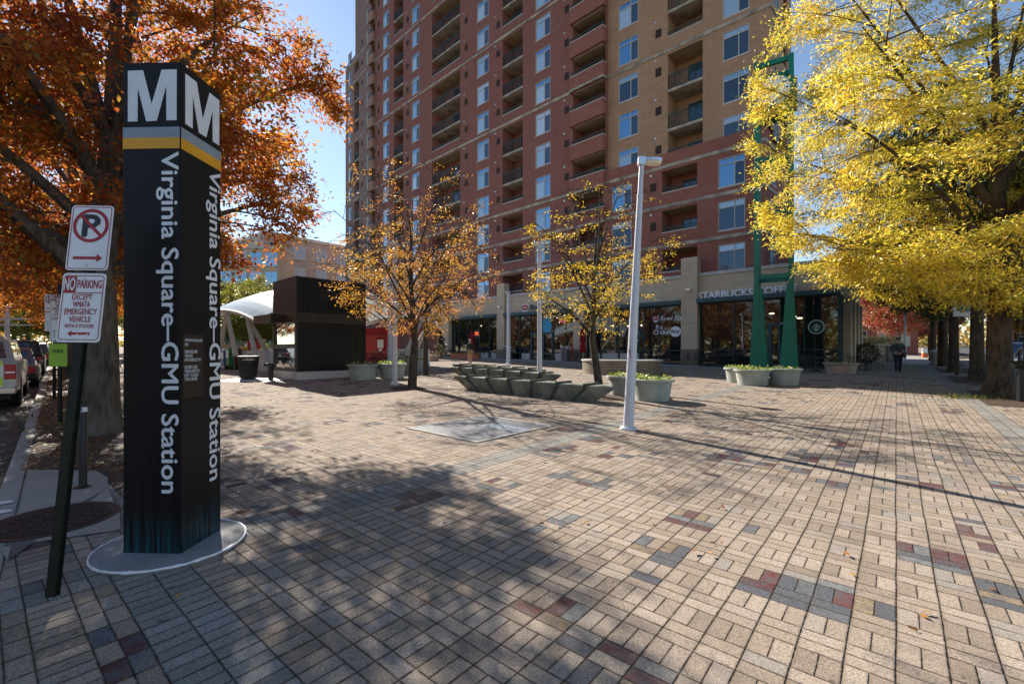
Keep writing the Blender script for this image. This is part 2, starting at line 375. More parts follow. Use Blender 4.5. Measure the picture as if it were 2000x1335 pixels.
def metro_bronze():
    t = NT('dark_bronze'); o = t.obj(); sx = t.node('SeparateXYZ'); t.lk(o, sx.inputs[0])
    mp = t.node('Mapping'); mp.inputs['Scale'].default_value = (14, 14, .5); t.lk(o, mp.inputs[0])
    streak = t.noise(mp.outputs[0], 2.0, 5, .65)
    c = t.mix(t.ramp(streak, [(.35, 0), (.75, 1)]), (.0045, .0042, .0060), (.014, .011, .012))
    fade = t.ramp(sx.outputs[2], [(.05, .9), (.34, 0)])        # verdigris only low down, where it is splashed (height in units of 1 m)
    ver = t.math('MULTIPLY', fade, t.ramp(streak, [(.42, 0), (.62, 1)]))
    c = t.mix(ver, c, (.008, .085, .115)); c = t.mix(t.ramp(t.noise(o, 55, 3), [(.68, 0), (.74, .35)]), c, (.08, .08, .08))
    t.bsdf(c, t.ramp(streak, [(.3, .38), (.8, .6)]), .1, .28, t.noise(o, 30, 3), .05, .004); return t.m
M['bronze'] = metro_bronze()
def ribbed_bronze():
    t = NT('ribbed_brown_bronze'); tc = t.node('TexCoord'); sx = t.node('SeparateXYZ'); t.lk(tc.outputs['UV'], sx.inputs[0])
    mp = t.node('Mapping'); mp.inputs['Scale'].default_value = (9, .35, 1); t.lk(tc.outputs['UV'], mp.inputs[0]); n = t.noise(mp.outputs[0], 1.6, 5, .7)
    c = t.mix(t.ramp(n, [(.3, 0), (.75, 1)]), (.0075, .006, .006), (.030, .023, .020)); t.bsdf(c, .5, .2, .35, None); return t.m
M['ribbed'] = ribbed_bronze()
M['brownband'] = noisy('worn_brown_bronze', (.040, .024, .017), .45, .4, 2, .2)
M['canopy_glass'] = None
def canopy():
    t = NT('frosted_canopy_glass'); d = t.node('BsdfPrincipled'); d.inputs['Base Color'].default_value = (.62, .72, .76, 1); d.inputs['Roughness'].default_value = .25
    tr = t.node('BsdfTranslucent'); tr.inputs[0].default_value = (.45, .5, .5, 1); m = t.node('MixShader'); m.inputs[0].default_value = .3
    t.lk(d.outputs[0], m.inputs[1]); t.lk(tr.outputs[0], m.inputs[2]); t.lk(m.outputs[0], t.out.inputs[0]); return t.m
M['canopy_glass'] = canopy()
M['strut'] = noisy('strut_steel', (.50, .47, .43), .5, .15, 2)
M['bark_grey'] = bark('maple_bark', (.035, .029, .024), (.125, .105, .088))
M['bark_dark'] = bark('oak_bark', (.030, .020, .014), (.105, .075, .052))
M['bark_locust'] = bark('locust_bark', (.026, .021, .017), (.095, .075, .058), 14)
M['leaf_orange'] = leafmat('maple_leaves', [(0, (.32, .070, .018)), (.25, (.48, .150, .022)), (.45, (.55, .23, .028)), (.62, (.34, .085, .020)), (.76, (.58, .33, .05)), (.88, (.30, .22, .04)), (1, (.20, .17, .03))], .62, patchcol=(.26, .022, .028), pscale=.55)
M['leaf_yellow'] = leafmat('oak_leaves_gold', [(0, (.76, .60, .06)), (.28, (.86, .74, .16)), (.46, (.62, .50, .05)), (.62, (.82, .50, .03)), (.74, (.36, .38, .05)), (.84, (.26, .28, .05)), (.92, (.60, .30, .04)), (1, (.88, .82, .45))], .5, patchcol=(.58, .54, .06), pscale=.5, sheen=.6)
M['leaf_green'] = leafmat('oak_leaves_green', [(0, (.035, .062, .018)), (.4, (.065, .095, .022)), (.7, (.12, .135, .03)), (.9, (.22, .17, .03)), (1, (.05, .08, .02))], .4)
M['leaf_locust'] = leafmat('locust_leaves_orange', [(0, (.74, .30, .05)), (.35, (.62, .22, .06)), (.6, (.46, .18, .09)), (.8, (.80, .46, .05)), (1, (.38, .17, .11))], .5, patchcol=(.84, .56, .05), pscale=.45)
M['leaf_locust_y'] = leafmat('locust_leaves_yellow', [(0, (.80, .56, .03)), (.4, (.84, .58, .04)), (.7, (.62, .56, .05)), (.9, (.75, .38, .03)), (1, (.55, .26, .04))], .5)
M['leaf_red'] = leafmat('red_leaves', [(0, (.48, .07, .08)), (.35, (.55, .12, .11)), (.6, (.30, .12, .06)), (.85, (.22, .20, .06)), (1, (.42, .24, .10))], .35)
M['leaf_mixed'] = leafmat('mixed_leaves', [(0, (.30, .25, .06)), (.4, (.42, .27, .08)), (.65, (.20, .22, .05)), (.85, (.42, .18, .08)), (1, (.5, .36, .12))], .45)
M['leaf_olive'] = leafmat('olive_leaves', [(0, (.16, .18, .03)), (.4, (.26, .25, .04)), (.7, (.10, .13, .025)), (1, (.36, .28, .05))], .45)
M['leaf_conifer'] = leafmat('conifer_needles', [(0, (.07, .06, .03)), (.5, (.12, .09, .045)), (1, (.05, .055, .025))], .2)
M['flower_leaf'] = leafmat('bedding_leaves', [(0, (.10, .19, .03)), (.5, (.20, .30, .05)), (.75, (.30, .36, .06)), (.85, (.75, .65, .06)), (.93, (.75, .75, .72)), (1, (.35, .32, .6))], .35)
M['leaf_litter'] = leafmat('fallen_leaves', [(0, (.30, .10, .03)), (.4, (.42, .20, .05)), (.7, (.20, .09, .04)), (1, (.50, .32, .10))], .15)
M['grass_dry'] = leafmat('dry_grass', [(0, (.50, .40, .22)), (.6, (.60, .50, .30)), (1, (.35, .33, .14))], .4)

# ---------------------------------------------------------------- leaves and trees
def leaf_mesh(name, pos, size, width, mat, seed, axis=None, droop=0.0, up=0.0):
    """many small pointed leaves, each its own two-triangle kite"""
    rg = np.random.default_rng(seed); n = len(pos); pos = np.asarray(pos, dtype=np.float64)
    a = rg.normal(size=(n, 3)) if axis is None else np.asarray(axis)+rg.normal(size=(n, 3))*.55
    a[:, 2] -= droop; a /= np.linalg.norm(a, axis=1)[:, None]+1e-9
    nn = rg.normal(size=(n, 3)); nn[:, 2] += up; b = np.cross(a, nn); b /= np.linalg.norm(b, axis=1)[:, None]+1e-9
    c = np.cross(a, b); L = size*rg.uniform(.65, 1.35, (n, 1)); W = width*rg.uniform(.7, 1.3, (n, 1))
    V = np.empty((n, 4, 3)); V[:, 0] = pos; V[:, 1] = pos+a*L*.45+b*W*.5+c*W*.18; V[:, 2] = pos+a*L; V[:, 3] = pos+a*L*.45-b*W*.5+c*W*.18
    me = bpy.data.meshes.new(name); me.vertices.add(4*n); me.vertices.foreach_set('co', V.reshape(-1))
    me.loops.add(4*n); me.loops.foreach_set('vertex_index', np.arange(4*n, dtype=np.int32))
    me.polygons.add(n); me.polygons.foreach_set('loop_start', np.arange(0, 4*n, 4, dtype=np.int32)); me.polygons.foreach_set('loop_total', np.full(n, 4, dtype=np.int32))
    me.materials.append(mat); me.update(calc_edges=True); me.validate(); return me
def bez(a, b, c, n): return [a*(1-t)**2+b*2*t*(1-t)+c*t*t for t in (i/n for i in range(n+1))]
def tree_parts(seed, fork, cc, cr, r0, nl=14, ns=9, ntw=7, lpt=70, leaf=.09, lw=.05, mat=None, bk=None, flat=1.0, tw=(.5, .9), leafy=1.0, lowcut=-.35,
               spread=.12, droop=.3, pinn=False, flare=1.5, lean=(0, 0), stems=1, twig_r=.006, topbare=0, notch=()):
    rg = random.Random(seed); mb = MB(); cc = Vector(cc); cr = Vector(cr); pos = []; ax = []
    top = Vector((cc.x, cc.y, cc.z+cr.z*.55)); f = Vector((lean[0], lean[1], fork))
    tp = [Vector((0, 0, -.1)), Vector((0, 0, .12)), Vector((lean[0]*.25, lean[1]*.25, .5)), Vector((lean[0]*.5+rg.uniform(-.04, .04), lean[1]*.5, fork*.55)), f]
    mb.tube(tp, [r0*flare, r0*flare*.86, r0*1.05, r0*.95, r0*.85], 12)
    ldr = bez(f, f.lerp(top, .5)+Vector((rg.uniform(-.3, .3), rg.uniform(-.3, .3), 0)), top, 8)
    mb.tube(ldr, [r0*.8*(1-.85*i/8) for i in range(9)], 8)
    ga = math.pi*(3-math.sqrt(5))
    def inside(p):
        d = Vector(((p.x-cc.x)/cr.x, (p.y-cc.y)/cr.y, (p.z-cc.z)/cr.z)); l = d.length
        if l > 1: p = cc+Vector((d.x*cr.x, d.y*cr.y, d.z*cr.z))/l*rg.uniform(.93, 1.0)
        return p
    for i in range(nl):
        zz = 1-(i+.5)/nl*(1-lowcut); th = i*ga+rg.uniform(-.3, .3); rr = math.sqrt(max(0, 1-zz*zz))
        k = rg.uniform(.78, 1.0); tgt = cc+Vector((cr.x*rr*math.cos(th)*k, cr.y*rr*math.sin(th)*k, cr.z*zz*k))
        h = min(max((tgt.z-f.z)/max(top.z-f.z, .1)*.55-.12, 0), .8)
        st = ldr[int(h*8)]; mid = st.lerp(tgt, .45)+Vector((rg.uniform(-.4, .4), rg.uniform(-.4, .4), (tgt-st).length*.13))
        L = bez(st, mid, tgt, 9); ra = r0*(.42 if h < .3 else .3)*rg.uniform(.8, 1.1)
        mb.tube(L, [max(ra*(1-j/9)**.8, .012) for j in range(10)], 6)
        for s_ in range(ns):
            t = .22+.78*(s_+rg.random())/ns; idx = min(int(t*9), 8); p = L[idx].lerp(L[idx+1], t*9-idx)
            out = (p-cc); out.z *= .6; out = out.normalized() if out.length > .1 else Vector((1, 0, 0))
            dr = (Vector((rg.gauss(0, 1), rg.gauss(0, 1), rg.gauss(0, .75)*flat))+out*.8).normalized()
            ln = min(cr)*rg.uniform(.3, .62); e = inside(p+dr*ln)
            S_ = bez(p, p.lerp(e, .5)+Vector((0, 0, ln*.1)), e, 5); rb = max(ra*.35*(1-t*.5), .009)
            mb.tube(S_, [max(rb*(1-j/5.5), twig_r*.9) for j in range(6)], 4, caps=False)
            for w_ in range(ntw):
                u = .2+.8*(w_+rg.random())/ntw; ii = min(int(u*5), 4); q = S_[ii].lerp(S_[ii+1], u*5-ii)
                d2 = (Vector((rg.gauss(0, 1), rg.gauss(0, 1), rg.gauss(0, .8)*flat))+dr*.9).normalized(); l2 = rg.uniform(*tw)
                q2 = inside(q+d2*l2+Vector((0, 0, -.06)))
                mb.tube([q, q.lerp(q2, .5)+Vector((0, 0, .03)), q2], [twig_r, twig_r*.8, twig_r*.4], 3, caps=False)
                hh = (q2.z-cc.z)/cr.z
                if any((w3-Vector(c_)).length < r_ for c_, r_ in notch for w3 in (q, q.lerp(q2, .5), q2)): continue
                pr = leafy if not topbare else leafy*min(1, max(.12, 1-(hh+.25)*topbare))
                if rg.random() > pr: continue
                for _ in range(int(lpt*rg.uniform(.6, 1.35))):
                    s3 = rg.random()**.8; pp = q.lerp(q2, s3); g = spread*(.5+s3)
                    pos.append((pp.x+rg.gauss(0, g), pp.y+rg.gauss(0, g), pp.z+rg.gauss(0, g)*max(flat, .45))); ax.append((d2.x*.9, d2.y*.9, d2.z*.9))
    return mb.mesh('trunk', bk, True), leaf_mesh('crown', pos, leaf, lw, mat, seed, ax, droop)
def tree(name, label, cat, loc, parts, group=None, rz=0, scale=1):
    t = thing(name, label, cat, loc, rz, group); t.scale = (scale,)*3
    put(parts[0], 'trunk', t); put(parts[1], 'crown', t); return t
# ---------------------------------------------------------------- the ground
def sheet(name, pts, lift, mat, thick=0.0):
    mb = MB(); top = [(x, y, gz(x, y)+lift) for x, y in pts]
    if thick: mb.loft([[(x, y, z-thick) for x, y, z in top], top])
    else: mb.poly(top)
    return tag(mb.build(name, mat), kind='structure')
def pq(p, q): return (U2.y*p+U2.x*q, -U2.x*p+U2.y*q)
sheet('road', [(-900, -60), (900, -60), (900, 1500), (-900, 1500)], -.14, M['asphalt'])
KB = -.38                                                     # plaza edge of the kerb: x + y = KB
plaza = [(KB+7, -7), (KB-30, 30), (KB-140, 140), pq(5.0, 170), pq(5.0, 6), pq(5.0, -4.5)]
sheet('pavement', plaza, 0, M['paving'], .3)
def strip(a, b, y0, y1): return [(a-y0, y0), (b-y0, y0), (b-y1, y1), (a-y1, y1)]
kb = MB()
y = -6.0
while y < 120:                                                # kerb stones
    y2 = y+1.8; g = .008
    q = strip(-.62, KB-.003, y+g, y2-g)
    kb.loft([[(a, b, gz(a, b)-.2) for a, b in q], [(a, b, gz(a, b)-.012) for a, b in q], [(a+(.015 if i in (0, 3) else -.015), b, gz(a, b)+.004) for i, (a, b) in enumerate(q)]])
    y = y2
tag(kb.build('kerb', M['kerb']), kind='structure')
kb = MB(); q0 = -4
while q0 < 110:
    q = [pq(5.003, q0+.01), pq(5.25, q0+.01), pq(5.25, q0+1.79), pq(5.003, q0+1.79)]
    kb.loft([[(a, b, gz(a, b)-.2) for a, b in q], [(a, b, gz(a, b)+.004) for a, b in q]]); q0 += 1.8
tag(kb.build('kerb', M['kerb']), kind='structure')
soil = [(-.37-5.72, 5.72), (-.37-5.72+.95, 5.66), (-4.42, 5.04), (-4.1, 4.75), (-4.35, 5.2), (-5.3, 6.35), (-6.2, 7.15), (-7.4, 8.5), (.85-9.9, 9.9), (.85-14, 14), (.85-30, 30), (.85-60, 60), (-.37-60, 60)]
sheet('soil', soil, .006, M['soil'])
pad = [(-.36-5.69, 5.69), (-5.16, 5.63), (-4.75, 5.35), (-4.4, 4.95), (-3.62, 4.2), (-3.32, 3.86), (-3.97, 3.53), (-.36-3.3, 3.3)]
sheet('pavement_slab', pad, .010, M['concrete'])
st_d = Vector((-.7406, .6719)); st_n = Vector((-.6719, -.7406)); st_r = Vector((.7406, -.6719))
def ST(px, off=0.0):                                           # point of the shop-front plane in the photograph's column px, off metres in front
    Y = 41650/(px-20); return Vector(((px-1000)/F*Y+st_n.x*off, Y+st_n.y*off))
a, b = ST(800), ST(1640); 
sheet('pavement', [tuple(b+st_n*2.6), tuple(b-st_n*.5), tuple(a-st_n*.5), tuple(a+st_n*2.6)], .004, M['concrete'])
sheet('pavement', [pq(-9, 47), pq(2.2, 42), pq(2.2, 110), pq(-9, 110)], .004, M['concrete'])
sheet('lawn', [pq(-14, 58), pq(-4, 56), pq(-4, 80), pq(-14, 80)], .010, M['lawn'])
for (q0, q1, p0) in ((16.5, 21.3, 1.75), (24.6, 29.5, 1.75), (32.5, 38, 1.75), (42, 46, 1.75)):
    sheet('soil', [pq(p0, q0), pq(3.6, q0), pq(3.6, q1), pq(p0, q1)], .005, M['soil'])

# ---------------------------------------------------------------- the tall apartment building
F0, FH = 12.05, 2.87
def fl(k): return F0+FH*k
class Wall:
    """a straight piece of facade: s runs along it from the right-hand end to the left, holes are cut for every opening"""
    def __init__(s, px0, Y0, V):
        s.V = V; s.O = Vector(((px0-1000)/F*Y0, Y0)); d = Vector((V-1000, F)); s.d = d.normalized()
        n = Vector((-s.d.y, s.d.x)); s.n = n if n.dot(-s.O) > 0 else -n; s.px0, s.Y0, s.K = px0, Y0, Y0*(px0-V); s.op = []
    def S(s, px): return (s.K/(px-s.V)-s.Y0)/s.d.y
    def P(s, sv, z, out=0.0): return Vector((s.O.x+s.d.x*sv+s.n.x*out, s.O.y+s.d.y*sv+s.n.y*out, z))
    def hole(s, s0, s1, z0, z1, dep): s.op.append((min(s0, s1), max(s0, s1), z0, z1, dep))
    def build(s, mb, s0, s1, z0, z1, mi=0, inner=1, split=None):
        bs = sorted({s0, s1}|{x for o in s.op for x in (o[0], o[1]) if s0 < x < s1})
        for a, b in zip(bs, bs[1:]):
            m = (a+b)/2; iv = sorted((o[2], o[3]) for o in s.op if o[0] < m < o[1]); z = z0; runs = []
            for u, v in iv:
                if u > z: runs.append((z, u))
                z = max(z, v)
            if z < z1: runs.append((z, z1))
            for u, v in runs:
                for (e, f_, k) in ([(u, v, mi)] if split is None else [(u, min(v, split[0]), split[1]), (max(u, split[0]), v, mi)]):
                    if f_-e > 1e-4: mb.quad(s.P(b, e), s.P(a, e), s.P(a, f_), s.P(b, f_), k, [(-b, e), (-a, e), (-a, f_), (-b, f_)])
        for a, b, u, v, dp in s.op:
            if b <= s0 or a >= s1 or v > z1: continue
            k = mi if split is None or v > split[0] else split[1]
            mb.quad(s.P(b, u), s.P(b, u, -dp), s.P(b, v, -dp), s.P(b, v), k, [(0, u), (dp, u), (dp, v), (0, v)])
            mb.quad(s.P(a, u, -dp), s.P(a, u), s.P(a, v), s.P(a, v, -dp), k, [(0, u), (dp, u), (dp, v), (0, v)])
            mb.quad(s.P(b, u), s.P(a, u), s.P(a, u, -dp), s.P(b, u, -dp), inner if dp > .5 else k)
            mb.quad(s.P(b, v, -dp), s.P(a, v, -dp), s.P(a, v), s.P(b, v), inner if dp > .5 else k)
            if dp > .5: mb.quad(s.P(b, u, -dp), s.P(a, u, -dp), s.P(a, v, -dp), s.P(b, v, -dp), k, [(-b, u), (-a, u), (-a, v), (-b, v)])
        s.op = []
    def rz(s):                                                 # local x runs to the viewer's right along the wall, local -y points out
        r = -s.d; return math.atan2(r.y, r.x)

tw = thing('apartment_tower', 'tall red and buff brick apartment tower with recessed balconies rising behind the shops', 'building', (7.5, 36.2, .7))
TW0 = Vector((7.5, 36.2, .7))
def tput(me, name, P, rz, parent=None):
    o = bpy.data.objects.new(name, me); link(o, parent or tw); o.location = (P-TW0) if parent is None else P; o.rotation_euler = (0, 0, rz); return o
def tbuild(mb, name, mats, parent=None, smooth=False):         # mesh given in world coordinates
    mb.v = [(x-TW0.x, y-TW0.y, z-TW0.z) for x, y, z in mb.v]; return mb.build(name, mats, parent or tw, smooth)
def window_mesh(wd, ht, mull):
    """origin at the lower right corner; local x to the right, y into the wall"""
    f = MB(); t = .055; d0, d1 = .02, .10
    f.box(-wd, 0, d0, d1, 0, t); f.box(-wd, 0, d0, d1, ht-t, ht); f.box(-wd, -wd+t, d0, d1, t, ht-t); f.box(-t, 0, d0, d1, t, ht-t)
    zt = ht*.76; f.box(-wd+t, -t, d0+.005, d1-.01, zt, zt+t); xm = -wd*(1-mull)
    f.box(xm-t/2, xm+t/2, d0+.008, d1-.012, t, zt); f.box(xm-t/2, xm+t/2, d0+.008, d1-.012, zt+t, ht-t)
    f.box(-wd-.04, .04, -.03, .05, -.08, -.004)
    def pane(ms):
        p = MB()
        for (x0, x1, z0, z1, k) in ((-wd+t, xm, t, zt, 0), (xm, -t, t, zt, 1), (-wd+t, -t, zt+t, ht-t, 2)):
            p.quad((x0, .075, z0), (x1, .075, z0), (x1, .075, z1), (x0, .075, z1), k)
        return p.mesh('pane', ms)
    B, S_, D = M['pane_blind'], M['pane_sky'], M['pane_dark']
    return f.mesh('window', M['frame']), [pane([B, D, S_]), pane([B, S_, S_]), pane([S_, D, S_]), pane([D, D, B]), pane([B, D, B])]
rgw = random.Random(11); n_win = 0
def windows(wall, pxl, pxr, ks, mull=.6, top=2.35, ht=1.92, prefer=(0, 0, 0, 1, 4), ymin=-40):
    sl, sr = wall.S(pxl), wall.S(pxr); wd = sl-sr; fm, pms = window_mesh(wd, ht, mull)
    for k in ks:
        z = fl(k)+top-ht; P = wall.P(sr, z); 
        if HOR-(z-CAM_H)*F/P.y < ymin: continue
        wall.hole(sr, sl, z, z+ht, .14); o = tput(fm, 'window', P, wall.rz()); tput(rgw.choice([pms[i] for i in prefer]), 'pane', Vector((0, 0, 0)), 0, o)
vent_me = MB(); vent_me.box(-.46, 0, -.015, .05, 0, .62)
for i in range(9): vent_me.box(-.43, -.03, -.035, -.016, .03+i*.065, .07+i*.065)
vent_me = vent_me.mesh('vent_grille', M['vent'])
cap_me = MB(); cap_me.box(-.16, .0, -.012, .03, 0, .16); cap_me.tube([(-.08, -.012, .08), (-.08, -.10, .07)], [.05, .06], 8, 1); cap_me = cap_me.mesh('round_vent', [M['ventcap'], M['alu']])
def vents(wall, px, ks, pxd=None, ymin=-10):
    for k in ks:
        z = fl(k)+1.25; P = wall.P(wall.S(px)-.23, z)
        if HOR-(z-CAM_H)*F/P.y < ymin: continue
        tput(vent_me, 'vent_grille', P, wall.rz())
        tput(cap_me, 'round_vent', wall.P(wall.S(pxd or px)-.08, fl(k)+2.35), wall.rz())
def rail_mesh(L, h, out=.04):
    r = MB(); r.box(-L, 0, -.03, .03, h-.05, h); r.box(-L, 0, -.02, .02, .05, .085)
    if h > .6: r.box(-L, 0, -.018, .018, h-.2, h-.165)
    n = max(2, int(L/.125))
    for i in range(n+1): x = -L*i/n; r.box(x-.009, x+.009, -.009, .009, .085, h-.05)
    for i in range(4): x = -L*i/3; r.box(x-.022, x+.022, -.022, .022, 0, h-.04)
    return r.mesh('railing', M['rail'])
def door_mesh(L):
    d = MB(); t = .06
    d.box(-L, 0, 0, .05, 0, t); d.box(-L, 0, 0, .05, 2.1-t, 2.1)
    for x in (-L, -L*.68, -L*.35, -t): d.box(x, x+t, .003, .047, t, 2.1-t)
    d.quad((-L, .03, t), (0, .03, t), (0, .03, 2.1), (-L, .03, 2.1), 1); return d.mesh('sliding_door', [M['rail'], M['pane_dark']])
def balcony(wall, sl, sr, k, full, dep=1.7, brk=0):
    """slab and railing of one recessed balcony (full = open balusters, otherwise a low rail on a brick parapet)"""
    L = sl-sr; z = fl(k); s_ = MB()
    if full: s_.box(-L+.003, -.003, .0, dep-.003, -.20, 0)
    else: s_.box(-L-.02, .02, -.03, .16, .93, 1.0)
    o = tput(s_.mesh('balcony_slab' if full else 'parapet_cap', M['string'] if full else M['coping']), 'balcony_slab' if full else 'parapet_cap', wall.P(sr, z), wall.rz())
    put(rail_mesh(L, 1.05 if full else .34), 'railing', o, (0, .06, 0 if full else 1.0))
    put(door_mesh(L*.62), 'sliding_door', o, (-.05, dep-.08, .01))
    return o
def recess(wall, pxl, pxr, groups, dep=1.7, ymin=-60):
    sl, sr = wall.S(pxl), wall.S(pxr); Y = wall.P(sr, 0).y
    for k0, nk in groups:
        if HOR-(fl(k0)-CAM_H)*F/Y < ymin: continue
        wall.hole(sr, sl, fl(k0)+.93, fl(k0+nk)-.30, dep); balcony(wall, sl, sr, k0, False, dep)
        for j in range(1, nk):
            if HOR-(fl(k0+j)-CAM_H)*F/Y > ymin: balcony(wall, sl, sr, k0+j, True, dep)
def string(mb, wall, sl, sr, z, h=.24, out=.05): mb.obox(wall.P((sl+sr)/2, z, out/2-.01), wall.d.to_3d()*((sl-sr)/2), wall.n.to_3d()*(out/2+.012), (0, 0, h/2))

ZT = 57.0
W1 = Wall(1118.6, 39816/(1118.6-85), 85)       # red front, from the balcony stack leftwards
WB = Wall(1183, 39816/(1183-85), 85)           # the stack of projecting brick balconies
W2 = Wall(1183, 43370/1183, 0)                 # buff front runs to the right of it
W3 = Wall(715, 63.2, 250)                      # far left wing, turned a little
WS = Wall(1504.6, 43370/1504.6, 1950)          # chamfered right-hand corner
G1 = [(-2, 1), (-1, 1), (0, 1), (1, 3), (4, 3), (7, 3), (10, 3), (13, 2)]
KS = range(-2, 16)
windows(W1, 1046, 1074.8, KS); windows(W1, 931.9, 954.5, KS, prefer=(0, 0, 1, 4)); windows(W1, 804.5, 818.6, KS, prefer=(0, 0, 4)); windows(W1, 747.9, 759.6, KS, prefer=(0, 0, 4))
vents(W1, 1106.8, KS, 1103); vents(W1, 973, KS, 968); vents(W1, 910.6, KS, 907); vents(W1, 796, KS, 794); vents(W1, 739.4, KS)
recess(W1, 981.4, 1020.9, G1); recess(W1, 843.9, 898.5, G1); recess(W1, 769.4, 787.6, G1)
wl = MB(); sA, sB = 0.0, W1.S(733)
W1.build(wl, sA, sB, .4, ZT)
tr = MB()
for k in (-1, 0, 1, 4, 7, 10, 13): string(tr, W1, sB, sA, fl(k)-.02)
# projecting balconies at x 1118..1183, floor by floor
sr, sl = 0.0, WB.S(1118.6); Lb = sl-sr
for k in KS:
    z = fl(k)
    if z > ZT-3: break
    WB.hole(sr+.02, sl-.02, z+.0, z+FH-.32, 1.6)
WB.build(wl, sr, sl, .4, ZT)
par_me = MB(); par_me.box(-Lb, .05, -.42, -.24, -.30, .93); par_me.box(-.13, .05, -.24, .0, -.30, .93); par_me.box(-Lb, -Lb+.16, -.24, .0, -.30, .93)
uvq = []
for f_ in par_me.f: uvq.append([(par_me.v[i][0]+par_me.v[i][1], par_me.v[i][2]) for i in f_])
par_me.uv = uvq; par_me.hasuv = True; par_me = par_me.mesh('balcony_parapet', M['red_brick'])
pc_me = MB(); pc_me.box(-Lb-.02, .07, -.44, -.22, .93, .99); pc_me.box(-.15, .07, -.22, 0, .93, .99); pc_me.box(-Lb+.17, -.14, -.235, 0, -.29, -.16); pc_me = pc_me.mesh('parapet_cap', M['coping'])
rl_b = rail_mesh(Lb, .34); dr_b = door_mesh(Lb*.62)
for k in KS:
    P = WB.P(sr, fl(k))
    if HOR-(P.z-CAM_H)*F/P.y < -50: continue
    base3 = k < 1
    o = tput(par_me, 'balcony_parapet', P, WB.rz()); put(pc_me, 'parapet_cap', o); put(rl_b, 'railing', o, (0, -.33, .99)); put(dr_b, 'sliding_door', o, (-.05, 1.5, .01))
for k in (-1, 0, 1, 4, 7, 10, 13): string(tr, WB, sl+.03, sr-.07, fl(k)-.42+.24, .2, .46)
# left projecting stack and grey wing
WC = Wall(733, 39816/(733-85), 85); sr3, sl3 = 0.0, WC.S(715)
for k in KS:
    if fl(k) < ZT-3: WC.hole(sr3+.02, sl3*.45, fl(k), fl(k)+FH-.32, 1.4)
windows(WC, 715.5, 719.5, KS, .45, prefer=(0, 0, 4))
wg = MB(); WC.build(wg, sr3, sl3, .4, ZT)
Lc = sl3*.47; pm2 = MB(); pm2.box(-Lc, 0, -.45, -.25, -.30, .93); pm2.box(-.15, 0, -.25, 0, -.3, .93); pm2.box(-Lc, -Lc+.15, -.25, 0, -.3, .93); pm2 = pm2.mesh('balcony_parapet', M['red_brick']); rl_c = rail_mesh(Lc, .34)
for k in KS:
    P = WC.P(sr3, fl(k))
    if HOR-(P.z-CAM_H)*F/P.y < -20: continue
    o = tput(pm2, 'balcony_parapet', P, WC.rz()); put(rl_c, 'railing', o, (0, -.34, .93))
ZW = 44.6
windows(W3, 680, 686, range(-2, 12), .5, prefer=(0, 0, 4)); vents(W3, 707, range(-2, 12)); recess(W3, 692, 701, [(-2, 1), (-1, 1), (0, 1), (1, 3), (4, 3), (7, 3), (10, 1)], 1.3)
s3 = W3.S(675); W3.build(wg, 0, s3, .4, ZW)
for k in (-1, 0, 1, 4, 7, 10, 11.1): string(tr, W3, s3, 0, fl(k)-.02)
e0, e1 = W3.P(s3, 0), W3.P(W3.S(694), 0); bk_ = Vector((.62, .78, 0))
for (P, z0, z1) in ((e0, .4, ZW), (e1, ZW-.5, ZT)):
    wg.quad(P+bk_*16+Vector((0, 0, z0)), P+Vector((0, 0, z0)), P+Vector((0, 0, z1)), P+bk_*16+Vector((0, 0, z1)), 0, [(0, z0), (16, z0), (16, z1), (0, z1)])
wg.quad(W3.P(W3.S(694), ZW-.2), W3.P(0, ZW-.2), W3.P(0, ZT), W3.P(W3.S(694), ZT), 0, [(0, 0), (6, 0), (6, 12), (0, 12)])
wg.poly([W3.P(s3, ZW), W3.P(0, ZW), W3.P(0, ZW)+bk_*16, W3.P(s3, ZW)+bk_*16])
# buff front, red at its foot
windows(W2, 1208.4, 1246.6, range(1, 11), .62, prefer=(2, 0, 0, 3)); windows(W2, 1412, 1463.5, range(1, 9), .6, prefer=(3, 3, 2, 0))
vents(W2, 1286, range(1, 11), 1281)
recess(W2, 1304, 1372.5, [(1, 3), (4, 3), (7, 3), (10, 2)])
wy = MB(); sE = W2.S(1504.6); W2.build(wy, sE, 0, fl(1)+.93, ZT)
for k in (4, 7, 10): string(tr, W2, 0, sE, fl(k)-.02)
W2b = Wall(1150, 43370/1150-.55, 0); W2b.O = W2.P(0, 0, .45).to_2d(); W2b.K, W2b.Y0, W2b.px0 = W2.K, W2.Y0, W2.px0
windows(W2b, 1201, 1239, (-2, -1, 0), .62, prefer=(3, 3, 2)); windows(W2b, 1407, 1459, (-2, -1, 0), .62, prefer=(3, 2, 3))
recess(W2b, 1298, 1366, [(-2, 1), (-1, 1), (0, 1)])
vents(W2b, 1281, (-2, -1, 0), 1277)
W2b.build(wy, sE+.2, 0, .4, fl(1)+.93, 2, 1)
wy.quad(W2b.P(0, .4), W2b.P(0, .4, -.45), W2b.P(0, fl(1)+.93, -.45), W2b.P(0, fl(1)+.93), 2)
wy.poly([W2b.P(0, fl(1)+.93), W2b.P(sE+.2, fl(1)+.93), W2b.P(sE+.2, fl(1)+.93, -.45), W2b.P(0, fl(1)+.93, -.45)], 3)
for k in (-1, 0, 1): string(tr, W2b, 0, sE+.2, fl(k)-.02)
